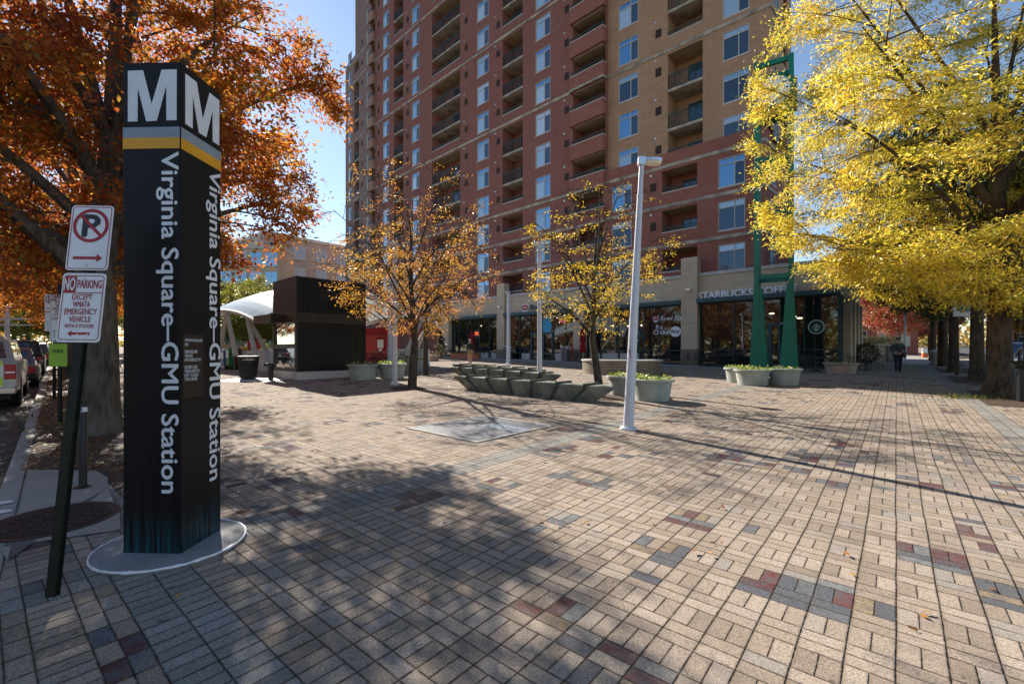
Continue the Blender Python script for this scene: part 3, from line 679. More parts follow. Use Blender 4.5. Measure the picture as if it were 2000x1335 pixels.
# right-hand corner: chamfer, then the side running back
WS.d = Vector((.70, .714)); WS.n = Vector((.714, -.70)); LS = 5.0
WS.O = W2.P(sE, 0).to_2d()
for k in range(1, 13):
    if fl(k) > 44: break
    for (u, v) in ((.9, 2.0), (3.0, 3.9)): WS.hole(u, v, fl(k)+.45, fl(k)+2.35, .14)
wm, pm_ = window_mesh(1.1, 1.9, .5)
for k in range(1, 9): 
    o = tput(wm, 'window', WS.P(2.0, fl(k)+.45), math.atan2(WS.d.y, WS.d.x)); tput(pm_[2], 'pane', Vector((0, 0, 0)), 0, o)
WS.build(wy, 0, LS, fl(1)+.9, ZT); 
WS2 = Wall(1504.6, 30, 1950); WS2.d, WS2.n = WS.d, WS.n; WS2.O = W2b.P(sE+.2, 0).to_2d()
for k in (-2, -1, 0): WS2.hole(1.2, 2.4, fl(k)+.45, fl(k)+2.35, .14); o = tput(wm, 'window', WS2.P(2.4, fl(k)+.45), math.atan2(WS.d.y, WS.d.x)); tput(pm_[2], 'pane', Vector((0, 0, 0)), 0, o)
WS2.build(wy, 0, LS+.3, .4, fl(1)+.93, 2)
for k in (-1, 0, 1, 4, 7, 10): string(tr, WS2 if k < 2 else WS, LS, 0, fl(k)-.02)
c1 = WS.P(LS, 0); dS = Vector((.25, .97, 0)); c2 = c1+dS*26
wy.quad(c1+Vector((0, 0, .4)), c2+Vector((0, 0, .4)), c2+Vector((0, 0, ZT)), c1+Vector((0, 0, ZT)), 0, [(0, .4), (26, .4), (26, ZT), (0, ZT)])
# roof lid so that the tower is closed
rf = MB(); rp = [W1.P(sB, ZT), W1.P(0, ZT), W2.P(sE, ZT), WS.P(LS, ZT), c2+Vector((0, 0, ZT)), W1.P(sB, ZT)+bk_*16]
rf.poly(rp); rf.quad(*(Vector((p.x, p.y, z)) for p, z in ((rp[4], .4), (rp[5], .4), (rp[5], ZT), (rp[4], ZT))))
tbuild(wl, 'wall', [M['plum_brick'], M['soffit']]); tbuild(wg, 'wall', [M['grey_brick'], M['soffit']]); tbuild(wy, 'wall', [M['buff_brick'], M['soffit'], M['red_brick'], M['coping']])
tbuild(tr, 'string_course', M['string']); tbuild(rf, 'roof', M['coping'])

# ---------------------------------------------------------------- the shop row at its foot
SH0 = Vector((*ST(1340), .62)); sh = thing('shop_row', 'single storey tan brick shop front with wide dark glazing at the foot of the tower', 'shops', SH0)
def sbuild(mb, name, mats, parent=None): mb.v = [(x-SH0.x, y-SH0.y, z-SH0.z) for x, y, z in mb.v]; return mb.build(name, mats, parent or sh)
ZC, ZA, ZG = 6.88, 4.84, .58
def P3(px, z, off=0.0): a = ST(px, off); return Vector((a.x, a.y, z))
def S3(px): return (ST(px)-ST(1640)).dot(-st_r)                # metres leftwards from the right end
def PS(s_, z, off=0.0): a = ST(1640)-st_r*s_+st_n*off; return Vector((a.x, a.y, z))
r3, n3 = st_r.to_3d(), st_n.to_3d(); Z3 = Vector((0, 0, 1))
def uvbox(mb, s0, s1, z0, z1, o0, o1, mi=0):
    b = len(mb.f); mb.obox(PS((s0+s1)/2, (z0+z1)/2, (o0+o1)/2), r3*((s1-s0)/2), n3*((o1-o0)/2), Z3*((z1-z0)/2), mi); mb.hasuv = True
    for k in range(b, len(mb.f)):
        mb.uv[k] = [((Vector(mb.v[i])-SH0).dot(r3)+(Vector(mb.v[i])-SH0).dot(n3), mb.v[i][2]) for i in mb.f[k]]
bays = [(882, 976), (990.5, 1125), (1146, 1334.6), (1366, 1640)]
band = MB(); glz = []
xl, xr = S3(800), S3(1640)
uvbox(band, xr, xl, ZA+.28, ZC-.22, -.3, .0); wallm = band
cop = MB(); uvbox(cop, xr-.05, xl, ZC-.22, ZC, -.35, .08)
cop.v = [v for v in cop.v]
roofm = MB(); roofm.poly([PS(xr, ZC-.1, -.3), PS(xl, ZC-.1, -.3), PS(xl, ZC-.1, -5), PS(xr, ZC-.1, -5)])
sbuild(wallm, 'wall', M['tan_brick']); sbuild(cop, 'coping', M['coping']); sbuild(roofm, 'roof', M['concrete'])
for (pl, pr) in ((868, 882), (976, 990.5), (1125, 1146), (1334.6, 1366)):
    a, b = S3(pl), S3(pr); pm = MB(); tall = pl > 900
    uvbox(pm, b, a, ZG+1.15, (7.95 if tall and pl != 1125 else ZA+.27), -.3, .42); o = sbuild(pm, 'pillar', M['tan_brick'])
    pb = MB(); uvbox(pb, b-.02, a+.02, ZG-.6, ZG+1.15, -.3, .45); sbuild(pb, 'plinth', M['block'], o)
    if tall:
        wlm = MB(); m_ = (a+b)/2; wlm.obox(PS(m_, 5.75, .55), r3*.17, n3*.12, Z3*.07); wlm.obox(PS(m_, 5.70, .52), r3*.15, n3*.08, Z3*.03, 1); sbuild(wlm, 'wall_light', [M['alu'], M['white']], o)
def bay(pl, pr, mull, base=.85, door=None):
    a, b = S3(pl), S3(pr); f = MB(); t = .07
    def bx(s0, s1, z0, z1, o0=-.12, o1=-.02, mi=0): f.obox(PS((s0+s1)/2, (z0+z1)/2, (o0+o1)/2), r3*abs(s1-s0)/2, n3*((o1-o0)/2), Z3*((z1-z0)/2), mi)
    aw = MB(); aw.obox(PS((a+b)/2, ZA+.12, .30), r3*((a-b)/2-.01), n3*.32, Z3*.13); aw.obox(PS((a+b)/2, ZA-.04, .20), r3*((a-b)/2-.02), n3*.14, Z3*.03); sbuild(aw, 'awning_beam', M['teal'])
    bx(b, a, ZA-.08, ZA+.28); bx(b, a, ZG, ZG+.14)
    for m_ in [0, 1]+mull:
        s_ = a+(b-a)*m_; s_ = min(max(s_, b+t/2), a-t/2); bx(s_-t/2, s_+t/2, ZG+.14, ZA-.08, -.115, -.015)
    bx(b+t, a-t, ZG+base-.04, ZG+base+.04, -.105, -.025)
    fr = sbuild(f, 'shop_window', M['rail'])
    g = MB(); g.quad(PS(a, ZG, -.07), PS(b, ZG, -.07), PS(b, ZA, -.07), PS(a, ZA, -.07)); sbuild(g, 'pane', M['pane_shop'], fr)
    return a, b
BAY = {}
BAY[0] = bay(*bays[0], [.16, .35, .6, .8], 0.9); BAY[1] = bay(*bays[1], [.2, .37, .545, .7, .86], .85); BAY[2] = bay(*bays[2], [.16, .36, .58, .78], 1.05); BAY[3] = bay(*bays[3], [.28, .47, .62, .78], 1.1)
# pale spandrel panels under some panes, doors
def panel(k, u0, u1, z1=.8):
    a, b = BAY[k]; s0, s1 = a+(b-a)*u0, a+(b-a)*u1; m = MB(); m.obox(PS((s0+s1)/2, ZG+.15+z1/2-.04, -.045), r3*(abs(s1-s0)/2-.06), n3*.012, Z3*(z1/2-.07)); sbuild(m, 'spandrel_panel', M['frame'])
for k, u0, u1 in ((0, .62, .78), (0, .82, .97), (1, .22, .36), (1, .72, .86), (2, .02, .16), (2, .17, .36), (2, .37, .58)): panel(k, u0, u1)
def door(k, u0, u1, zt=2.5, dbl=False):
    a, b = BAY[k]; s0, s1 = a+(b-a)*u0, a+(b-a)*u1; hi, lo = max(s0, s1), min(s0, s1); m = MB(); t = .1
    for (x0, x1, z0, z1) in ((lo, hi, zt, zt+.16), (lo, lo+t, .02, zt), (hi-t, hi, .02, zt))+(((lo+hi)/2-t, (lo+hi)/2+t, .02, zt),)*dbl+((lo+t, hi-t, .02, .22),):
        m.obox(PS((x0+x1)/2, ZG+(z0+z1)/2, .0), r3*((x1-x0)/2), n3*.035, Z3*((z1-z0)/2))
    o = sbuild(m, 'door', M['teal']); h = MB()
    for sx in ((lo+hi)/2+.16, (lo+hi)/2-.16) if dbl else (lo+.2,):
        h.tube([PS(sx, ZG+.95, .03), PS(sx, ZG+.95, .1), PS(sx, ZG+1.3, .1), PS(sx, ZG+1.3, .03)], .016, 6)
    sbuild(h, 'handle', M['chrome'], o)
door(1, .555, .69, 2.5); door(3, .48, .62, 2.55, True); door(1, .38, .54, 2.5)
# right-hand corner of the row: glazed return and brick piers running back
cr = PS(0, 0); ud = Vector((.66, .75, 0)); un = Vector((.75, -.66, 0)); wr = MB(); gl = MB()
def rb(u0, u1, z0, z1, d0, d1, mb, mi=0): mb.obox(cr+ud*((u0+u1)/2)+un*((d0+d1)/2)+Z3*((z0+z1)/2), ud*((u1-u0)/2), un*((d1-d0)/2), Z3*((z1-z0)/2), mi)
rb(0, 13, ZA+.05, ZC-.22, -.35, 0, wr)
for u in (2.6, 5.2, 7.8, 10.4): rb(u, u+.8, .3, ZA+.04, -.2, .3, wr)
b_ = len(wr.f); wr.hasuv = True
for k in range(b_): wr.uv[k] = [((Vector(wr.v[i])-cr).dot(ud)+(Vector(wr.v[i])-cr).dot(un), wr.v[i][2]) for i in wr.f[k]]
sbuild(wr, 'wall', M['tan_brick'])
gl.quad(cr+Z3*.3-un*.05, cr+ud*13+Z3*.3-un*.05, cr+ud*13+Z3*ZA-un*.05, cr+Z3*ZA-un*.05)
fr_ = MB()
for u in (0.05, 1.3): rb(u, u+.09, .4, ZA, -.1, .02, fr_)
o = sbuild(fr_, 'shop_window', M['teal']); sbuild(gl, 'pane', M['pane_shop'], o)
# interior lamps seen through the glass
for k, spots in ((0, ((.63, 3.9), (.95, 3.8))), (2, ((.22, 3.1), (.46, 3.3), (.60, 3.3), (.3, 3.35))), (3, ((.49, 3.75), (.56, 3.7), (.665, 3.55), (.71, 3.45), (.75, 3.35)))):
    a, b = BAY[k]
    for u, z in spots:
        m = MB(); s_ = a+(b-a)*u; m.disc(PS(s_, z+.2, -.062), r3, Z3, n3, .16 if k == 3 else .07, 0, .004, 12, ry=.05 if k == 3 else .07); sbuild(m, 'ceiling_lamp', M.setdefault('lamp_warm', emit('warm_lamp', (1, .78, .5), .9)))
# ---- signs and lettering on the shops (each a thing of its own)
def wallsign(name, label, cat, px, z, off, fn, mats, group=None):
    P = P3(px, z, off); t = MB(); fn(t, Vector((0, 0, 0))); o = t.build(name, mats); o.location = P; return tag(o, label, cat, group)
def sg(t, O, *a, **k): t.text(a[0], O, r3, Z3, n3, *a[1:], **k)
def coffee(t, O): sg(t, O, 'STARBUCKS COFFEE', 0, 0, 5.7, .43, d=.03, bold=.035, thick=.10)
wallsign('shop_lettering', 'white raised capital lettering above the coffee shop glass', 'shop sign', 1366.5, 5.10, .10, coffee, M['white'])
def bowl(t, O, s=1.0):
    W_ = [(-.30, .30), (-.34, .02), (-.22, -.28), (0, -.36), (.22, -.28), (.34, .02), (.30, .30)]
    k = lambda q, f: [(x*f*s, y*f*s) for x, y in reversed(q)]
    t.slab(O, r3, Z3, n3, k(W_, 1.2), 0, .05, 0); t.slab(O, r3, Z3, n3, k(W_, 1.0), .052, .07, 1)
    t.slab(O, r3, Z3, n3, k([(-.17, .10), (.17, .10), (.17, .02), (-.17, .02)], 1), .072, .08, 0)
    t.slab(O, r3, Z3, n3, k([(-.30, -.14), (-.2, -.3), (0, -.37), (.2, -.3), (.30, -.14), (0, -.2)], 1), .072, .08, 0)
def bowlplay(t, O):
    bowl(t, O); 
    for (b_, d_, mi) in ((.06, .0, 0), (.012, .05, 2)): sg(t, O, 'Bowl Play', .55-b_*.6, -.30-b_*.5, 3.1+b_*1.2, .62+b_, d=d_, bold=b_*.6+.005, thick=.04, mi=mi, shear=.25)
wallsign('shop_lettering', 'black script sign with white outline and a small red bowl above the second shop', 'shop sign', 1027, 5.45, .05, bowlplay, [M['white'], M['signred'], M['signblack']])
def posters(t, O):
    sg(t, O, 'Monster', .62, 2.20, 1.42, .36, bold=.02, d=.0)
    sg(t, O, 'Bowl Play', .50, 1.12, 1.75, .42, bold=.01, shear=.25, d=.0); bowl(t, O+r3*.18+Z3*1.35, .55)
    sg(t, O, 'Pike', .18, .62, .5, .30, bold=.02, d=.0); sg(t, O, 'Chicken', .02, .24, 1.25, .34, bold=.02, d=.0)
    t.disc(O+r3*1.62+Z3*.42, r3, Z3, n3, .40, 0, .004, 28, ry=.38); sg(t, O, 'Beer', 1.32, .32, .6, .24, bold=.02, d=.008, mi=2)
wallsign('window_lettering', 'white shop names stuck on the dark glass right of the big lamp post', 'window sign', 1276, 2.55, -.06, posters, [M['letter'], M['signred'], M['signblack']])
def blue(t, O): t.disc(O, r3, Z3, n3, .62, 0, .006, 36, ry=.72)
wallsign('window_disc', 'round bright blue disc on the glass over the second shop door', 'window sign', 1066, 3.75, -.05, blue, M.setdefault('sky_blue', plain('sky_blue', (.03, .36, .62), .4)))
def pk(t, O): t.disc(O, r3, Z3, n3, .42, 0, .004, 30, mi=1, ry=.5); sg(t, O, 'PK', -.28, -.14, .56, .36, bold=.03, d=.008)
neon = emit('neon_orange', (1, .16, .05), .55)
wallsign('neon_sign', 'glowing orange neon letters PK in the window behind the man in the dark jacket', 'neon sign', 931, 3.3, -.05, pk, [neon, M['signblack']])
def opn(t, O): sg(t, O, 'OPEN', -.3, 0, .62, .16, bold=.02, d=.0)
wallsign('neon_sign', 'small pink lit OPEN sign in the second shop window', 'neon sign', 1098, 4.05, -.05, opn, emit('neon_pink', (1, .12, .25), .5))
def ring(t, O): t.ring2d(O, r3, Z3, n3, .40, .44, .0, 36)
wallsign('window_ring', 'thin white ring on the dark glass behind the big lamp post', 'window sign', 1239, 2.7, -.05, ring, M['letter'])
for px, z, lb in ((905+68, 2.45, 'left shop'), (1031, 2.45, 'second shop, left of its door'), (1118, 2.45, 'second shop, at its right end'), (1196, 2.5, 'third shop, behind the yellow tree')):
    def paper(t, O): t.obox(O, r3*.16, n3*.004, Z3*.22); t.obox(O+n3*.006+Z3*.02, r3*.07, n3*.002, Z3*.09, 1)
    wallsign('paper_notice', 'small orange paper notice on the window of the '+lb, 'notice', px, z, -.045, paper, [M.setdefault('orange_paper', plain('orange_paper', (.62, .27, .06), .7)), M['signblack']], 'paper notices on the shop windows')
def emblem(t, O):
    t.ring2d(O, r3, Z3, n3, .34, .42, .0, 40); t.disc(O, r3, Z3, n3, .28, 0, .003, 30, mi=1); 
    t.disc(O+Z3*.02, r3, Z3, n3, .075, .006, .008, 16, ry=.10)
    for s_ in (-1, 1):
        for j in range(4): t.tube([O+n3*.006+r3*(s_*.08)+Z3*(.12-j*.06), O+n3*.006+r3*(s_*.17)+Z3*(.05-j*.055), O+n3*.006+r3*(s_*.20)+Z3*(-.06-j*.035)], .012, 4)
    t.slab(O+Z3*.15, r3, Z3, n3, [(.06*(1 if i % 2 else .45)*math.cos(math.pi*i/5+math.pi/10), .06*(1 if i % 2 else .45)*math.sin(math.pi*i/5+math.pi/10)) for i in range(10)], .006, .009)
    t.slab(O-Z3*.17, r3, Z3, n3, [(-.12, -.07), (.12, -.07), (.08, .07), (-.08, .07)], .006, .008)
wallsign('window_emblem', 'round pale green emblem on the glass right of the green clock tower', 'window sign', 1594, 3.0, -.045, emblem, [M.setdefault('pale_green', plain('pale_green', (.30, .48, .40), .5)), M['signblack']])
def number(t, O): sg(t, O, '122', -.1, 0, .2, .11, bold=.02, d=0)
wallsign('house_number', 'tiny white street number over the coffee shop door', 'number', 1528, 3.22, .045, number, M['white'])
# ---------------------------------------------------------------- the station pylon
Y0 = 3.39
py_t = thing('station_pylon', 'tall dark bronze station pylon with white letters and yellow stripe on a concrete pad', 'pylon', (PX(352.5, Y0), Y0, gz(0, Y0)), -R(2.2))
# local: front right corner at the origin, x to the right, y away from the viewer; faces are .447 wide
PWD = .447; ZTOP = 3.75-.068; g = .006
core = MB(); core.bbox(-PWD+.012, -.012, .012, PWD-.012, -.05, ZTOP-.01, .004); core.build('core', M['black'], py_t)
def zrow(y): return PZ(y, Y0)-.068
FACES = {'f': ((-PWD, 0, 0), (1, 0, 0), (0, -1, 0)), 'r': ((0, 0, 0), (0, 1, 0), (1, 0, 0)), 'l': ((-PWD, PWD, 0), (0, -1, 0), (-1, 0, 0)), 'b': ((0, PWD, 0), (-1, 0, 0), (0, 1, 0))}
MPTS = [(0, 515), (0, 3), (158, 0), (250, 345), (355, 0), (512, 0), (510, 510), (405, 510), (403, 160), (303, 512), (193, 515), (103, 168), (100, 515)]
MPTS = [(x/512, 1-y/515) for x, y in MPTS][::-1]
for k, (O, Rv, Nv) in FACES.items():
    O, Rv, Nv = Vector(O), Vector(Rv), Vector(Nv); Uz = Vector((0, 0, 1)); pn = MB()
    bev = [(g, .0), (PWD-g, .0), (PWD-g, ZTOP), (g, ZTOP)]
    pn.loft([[O+Rv*x+Uz*z-Nv*.02 for x, z in bev], [O+Rv*x+Uz*z-Nv*.002 for x, z in bev], [O+Rv*(x+(.003 if i in (0, 3) else -.003))+Uz*z for i, (x, z) in enumerate(bev)]])
    pan = pn.build('face_panel', M['bronze'], py_t)
    b = MB(); b.slab(O, Rv, Uz, Nv, [(g, zrow(268)), (PWD-g, zrow(268)), (PWD-g, zrow(247.5)), (g, zrow(247.5))], 0, .003); b.build('grey_band', M['grey_band'], pan)
    b = MB(); b.slab(O, Rv, Uz, Nv, [(g, zrow(289.5)), (PWD-g, zrow(289.5)), (PWD-g, zrow(268)), (g, zrow(268))], 0, .0035); b.build('yellow_band', M['yellow_band'], pan)
    m_ = MB(); x0 = .045; mw = .375; z1 = zrow(136); z0 = zrow(236)
    m_.slab(O, Rv, Uz, Nv, [(x0+x*mw, z0+y*(z1-z0)) for x, y in MPTS], .001, .004); m_.build('letter_m', M['letter'], pan)
    t = MB(); t.text('Virginia Square\u2013GMU Station', O, Rv, Uz, Nv, .265, zrow(962), .168, zrow(297)-zrow(962), d=.003, bold=.018, rot=True); t.build('lettering', M['letter'], pan)
    if k == 'r':
        zz = zrow(670+0); pl = MB(); pl.slab(O, Rv, Uz, Nv, [(.02, 1.18), (.235, 1.18), (.235, 1.66), (.02, 1.66)], 0, .003); po = pl.build('info_plate', M['brownband'], pan)
        t = MB(); z = 1.625
        for ln in ('VIRGINIA SQUARE-', 'GMU', None, 'ORANGE LINE', 'VIENNA/', 'NEW CARROLLTON', None, 'SILVER LINE', 'WIEHLE-RESTON', 'EAST / LARGO', 'TOWN CENTER'):
            if ln: t.text(ln, O, Rv, Uz, Nv, .035, z-.024, .0118*len(ln), .024, d=.0045, bold=.018)
            z -= .031 if ln else .024
        t.build('lettering', M['letter'], po)
cpd = MB(); n_ = 40; cx, cy = -.215, .19
cpd.loft([[(cx+r*.505*math.cos(2*math.pi*i/n_), cy+r*.47*math.sin(2*math.pi*i/n_)+.0, z+SL*(r*.47*math.sin(2*math.pi*i/n_)+cy)) for i in range(n_)] for r, z in ((1, -.06), (1, .018), (.97, .024))]); 
cp_ = cpd.build('concrete_pad', M['pad'], py_t)
rr = MB(); pts = [(cx+.505*1.005*math.cos(2*math.pi*i/80), cy+.47*1.005*math.sin(2*math.pi*i/80)) for i in range(81)]
rr.tube([(x, y, .020+SL*y+random.uniform(-.003, .002)) for x, y in pts], [.006+random.random()*.006 for _ in pts], 5); rr.build('white_sealant', M['white'], cp_)

# ---------------------------------------------------------------- parking signs
def rrect(w_, h, r, n=5):
    P = []
    for cx, cy, a0 in ((w_/2-r, h/2-r, 0), (-w_/2+r, h/2-r, 90), (-w_/2+r, -h/2+r, 180), (w_/2-r, -h/2+r, 270)):
        P += [(cx+r*math.cos(R(a0+90*i/n)), cy+r*math.sin(R(a0+90*i/n))) for i in range(n+1)]
    return P
def sframe(mb, O, Rv, Uv, Nv, w_, h, r, t, d, mi):                # thin painted border line
    a, b = rrect(w_, h, r), rrect(w_-2*t, h-2*t, max(r-t, .003)); O, Rv, Uv, Nv = map(Vector, (O, Rv, Uv, Nv))
    mb.loft([[O+Rv*x+Uv*y+Nv*d for x, y in q] for q in (a, b)], mi, caps=False)
X3, Y3n = Vector((1, 0, 0)), Vector((0, -1, 0))
def plate(parent, name, c, w_, h, draw, mats, r=.025, back=.004):
    O = Vector(c); p = MB(); p.slab(O, X3, Z3, Y3n, rrect(w_, h, r), 0, .003); o = p.build(name, mats[0], parent)
    m = MB(); draw(m, O); m.build('legend', mats, o)
    return o
MW = [M['signwhite'], M['signred'], M['signblack'], M['alu'], M['signgreen']]
def d_nopark(m, O, w_=.278, h=.455, arrow=1):
    k = w_/.278; sframe(m, O, X3, Z3, Y3n, w_-.018*k, h-.018*k, .022*k, .0055*k, .004, 1)
    c = O+Z3*.085*k; m.text('P', c, X3, Z3, Y3n, -.05*k, -.075*k, .105*k, .148*k, mi=2, d=.0045, bold=.03)
    m.ring2d(c, X3, Z3, Y3n, .096*k, .118*k, .0055, 40, 1)
    s_ = math.sqrt(.5); m.slab(c, (X3*s_-Z3*s_), (X3*s_+Z3*s_), Y3n, [(-.1*k, -.0105*k), (.1*k, -.0105*k), (.1*k, .0105*k), (-.1*k, .0105*k)], .005, .0062, 1)
    c = O-Z3*.142*k; a = arrow; q = [(-.095*a, -.0095), (.06*a, -.0095), (.06*a, -.027), (.098*a, 0), (.06*a, .027), (.06*a, .0095), (-.095*a, .0095)]
    m.slab(c, X3, Z3, Y3n, [(x*k, y*k) for x, y in (q if a > 0 else q[::-1])], .004, .0055, 1)
    for dz in (.206*k, -.19*k): m.disc(O+Z3*dz, X3, Z3, Y3n, .0075*k, .004, .009, 10, 3)
def d_except(m, O, w_=.278, h=.455):
    k = w_/.278; sframe(m, O, X3, Z3, Y3n, w_-.016*k, h-.016*k, .022*k, .0055*k, .004, 1)
    m.slab(O, X3, Z3, Y3n, [(-.128*k, .10*k), (-.048*k, .10*k), (-.048*k, .212*k), (-.128*k, .212*k)], .0038, .0046, 1)
    m.slab(O, X3, Z3, Y3n, [(-.128*k, .098*k), (.128*k, .098*k), (.128*k, .103*k), (-.128*k, .103*k)], .0038, .0052, 1)
    m.text('NO', O, X3, Z3, Y3n, -.124*k, .118*k, .070*k, .082*k, mi=0, d=.006, bold=.03)
    m.text('PARKING', O, X3, Z3, Y3n, -.040*k, .132*k, .160*k, .056*k, mi=1, d=.005, bold=.018)
    for ln, wd, z, hh in (('EXCEPT', .130, .052, .040), ('WMATA', .110, .002, .040), ('EMERGENCY', .208, -.048, .040), ('VEHICLE', .140, -.098, .038), ('WITH E STICKER', .190, -.137, .024)):
        m.text(ln, O, X3, Z3, Y3n, -wd/2*k, z*k, wd*k, hh*k, mi=1, d=.005, bold=.014)
    q = [(.072, -.0075), (.072, .0075), (-.045, .0075), (-.045, .019), (-.072, 0), (-.045, -.019), (-.045, -.0075)]
    m.slab(O-Z3*.176*k, X3, Z3, Y3n, [(x*k, y*k) for x, y in q[::-1]], .004, .0055, 1)
    for dx, dz in ((0, .2), (0, -.183), (.062, -.183)): m.disc(O+Z3*dz*k+X3*dx*k, X3, Z3, Y3n, .006*k, .006, .010, 10, 3)
def upost(mb, x, z0, z1, y=.0):                                    # u-channel post
    for q in (((-.028, .0), (.028, .0), (.028, .006), (-.028, .006)), ((-.03, .0), (-.024, .0), (-.018, .03), (-.024, .03)), ((.024, 0), (.03, 0), (.024, .03), (.018, .03)), ((-.036, .026), (-.018, .026), (-.018, .031), (-.036, .031)), ((.018, .026), (.036, .026), (.036, .031), (.018, .031))):
        mb.prism([(x+a, y+b) for a, b in q], z0, z1)
B0 = GP(93, 1168)
ns = thing('parking_sign', 'leaning dark post with two red and white no parking plates beside the station pylon', 'sign', B0)
lean = math.atan2(.265, 2.35); ns.rotation_euler = (-lean, R(.5), R(2))
m = MB(); upost(m, 0, -.08, 2.57, .012); 
for i in range(25): m.disc((0, .0115, .15+i*.1), X3, Z3, Y3n, .006, 0, .001, 8, 1)
m.build('post', [M['steelpost'], M['black']], ns)
plate(ns, 'no_parking_plate', (.012, 0, 2.328), .278, .455, d_nopark, MW); plate(ns, 'no_parking_plate', (.008, 0, 1.845), .282, .470, d_except, MW)
def d_green(m, O, w_=.3, h=.45, a=-1):
    k = w_/.3; sframe(m, O, X3, Z3, Y3n, w_-.02*k, h-.02*k, .02*k, .006*k, .004, 4); m.ring2d(O+Z3*.11*k+X3*.03*k, X3, Z3, Y3n, .045*k, .058*k, .005, 24, 4)
    m.text('P', O, X3, Z3, Y3n, .012*k, .075*k, .04*k, .07*k, mi=4, d=.005, bold=.02)
    m.text('PAY', O, X3, Z3, Y3n, -.1*k, -.03*k, .14*k, .05*k, mi=4, d=.005); m.text('2 HR', O, X3, Z3, Y3n, -.1*k, -.11*k, .14*k, .06*k, mi=4, d=.005)
    m.slab(O-Z3*.17*k, X3, Z3, Y3n, [(-.1*k, 0), (-.06*k, -.02*k), (-.06*k, -.006*k), (.02*k, -.006*k), (.02*k, .006*k), (-.06*k, .006*k), (-.06*k, .02*k)], .004, .005, 4)
B1 = GP(114, 828)
s2 = thing('parking_sign', 'green post behind the leaning sign with parking plates and a lime notice', 'sign', B1, R(2))
m = MB(); upost(m, 0, -.08, 2.72, .012); m.build('post', M['steelpost'], s2)
def zz(py): return PZ(py, B1.y)-B1.z
def dlime(m, O): 
    m.slab(O, X3, Z3, Y3n, [(-.10, .045), (.10, .045), (.10, .105), (-.10, .105)], .0035, .005, 2); m.text('54193', O, X3, Z3, Y3n, -.085, .055, .17, .04, mi=0, d=.006, bold=.02)
plate(s2, 'no_parking_plate', (.02, 0, (zz(577)+zz(622))/2), .36, .45, lambda m, O: d_except(m, O, .34, .45), MW)
plate(s2, 'green_plate', (.02, 0, (zz(624)+zz(668))/2), .36, .44, lambda m, O: d_green(m, O, .34), MW)
plate(s2, 'lime_notice', (-.005, 0, (zz(671)+zz(715))/2), .345, .44, dlime, [M['lime'], M['signred'], M['signblack']], .008)
B2 = GP(104, 775); B2 = Vector((PX(104, 12.6), 12.6, .25))
s3_ = thing('parking_sign', 'farther green post half hidden behind the other parking signs', 'sign', B2, R(4))
m = MB(); upost(m, 0, -.08, 2.95, .012); m.build('post', M['steelpost'], s3_)
plate(s3_, 'no_parking_plate', (-.06, 0, 2.68), .32, .48, lambda m, O: d_nopark(m, O, .3, .46, -1), MW); plate(s3_, 'green_plate', (-.06, 0, 2.15), .32, .5, lambda m, O: d_green(m, O, .3, .46), MW)

# ---------------------------------------------------------------- short marker post, manhole, grate, paint marks
B = GP(162, 952); mp_ = thing('marker_post', 'short round black marker post with a white M band in the mulch', 'bollard', B)
m = MB(); m.lathe([(.036, -.05), (.036, .93), (.030, .945), (.0, .95)], n=16); m.build('post', M['black'], mp_, True)
m = MB(); m.lathe([(.0375, .835), (.0375, .885)], n=16, caps=False); bnd = m.build('band', M['letter'], mp_)
m = MB(); m.text('M', (0, 0, 0), X3, Z3, Y3n, -.021, .842, .042, .036, d=.039, bold=.03); m.build('letter_m', M['signblack'], bnd)
m = MB(); m.lathe([(.085, -.03), (.085, .012), (.07, .02), (.04, .024)], n=18); m.build('base_flange', M['black'], mp_, True)
B = GP(104, 1017); mh = thing('manhole_cover', 'round dark cast iron manhole cover in the concrete slab', 'manhole', (B.x, B.y, B.z+.010))
mh.rotation_euler = (math.atan(SL), 0, 0)
m = MB(); m.lathe([(.46, -.02), (.46, .006), (.455, .008), (.41, .008), (.40, .002), (.392, .002)], n=48); m.build('frame', M['black'], mh)
iron = noisy('cast_iron', (.040, .038, .042), .55, .4, 6, .5)
m = MB(); m.lathe([(.388, -.01), (.388, .007), (.37, .007)], n=48)
for r in (.33, .26, .19, .12, .05):
    n = max(4, int(r*62))
    for i in range(n):
        a = 2*math.pi*i/n; rd = Vector((math.cos(a), math.sin(a), 0)); tg = Vector((-rd.y, rd.x, 0)); m.obox(rd*r+Z3*.009, rd*.020, tg*.030, Z3*.003)
m.build('lid', iron, mh)
mk = MB()
for (x0, y0, w_, h) in ((8, 983, 24, 8), (4, 1001, 22, 9)):
    c = GP(x0, y0); mk.lathe([(.075, .0145), (.07, .0155)], (c.x, c.y, c.z), 14, sy=.8)
tag(mk.build('paint_dots', M['white']), 'two small white round paint dots on the concrete slab at the frame edge', 'paint mark')
c1, c2, c3, c4 = GP(806, 836), GP(933, 862), GP(1050, 831), GP(945, 813)
gr = thing('grate', 'large flat steel grate with a plain plate set in a pale frame in the plaza', 'grate', (*((c1+c3)/2).xy, ((c1+c3)/2).z))
O = (c1+c3)/2; e1 = (c2-c1); e2 = (c4-c1)
def gp(u, v, z): p = c1+e1*u+e2*v; return (p.x-O.x, p.y-O.y, SL*(p.y-O.y)+z)
m = MB()
for (u0, u1, v0, v1) in ((-.04, 1.04, -.05, 0), (-.04, 1.04, 1, 1.05), (-.04, 0, 0, 1), (1, 1.04, 0, 1)): m.loft([[gp(u, v, z) for u, v in ((u0, v0), (u1, v0), (u1, v1), (u0, v1))] for z in (-.05, .016)])
m.build('frame', M['kerb'], gr)
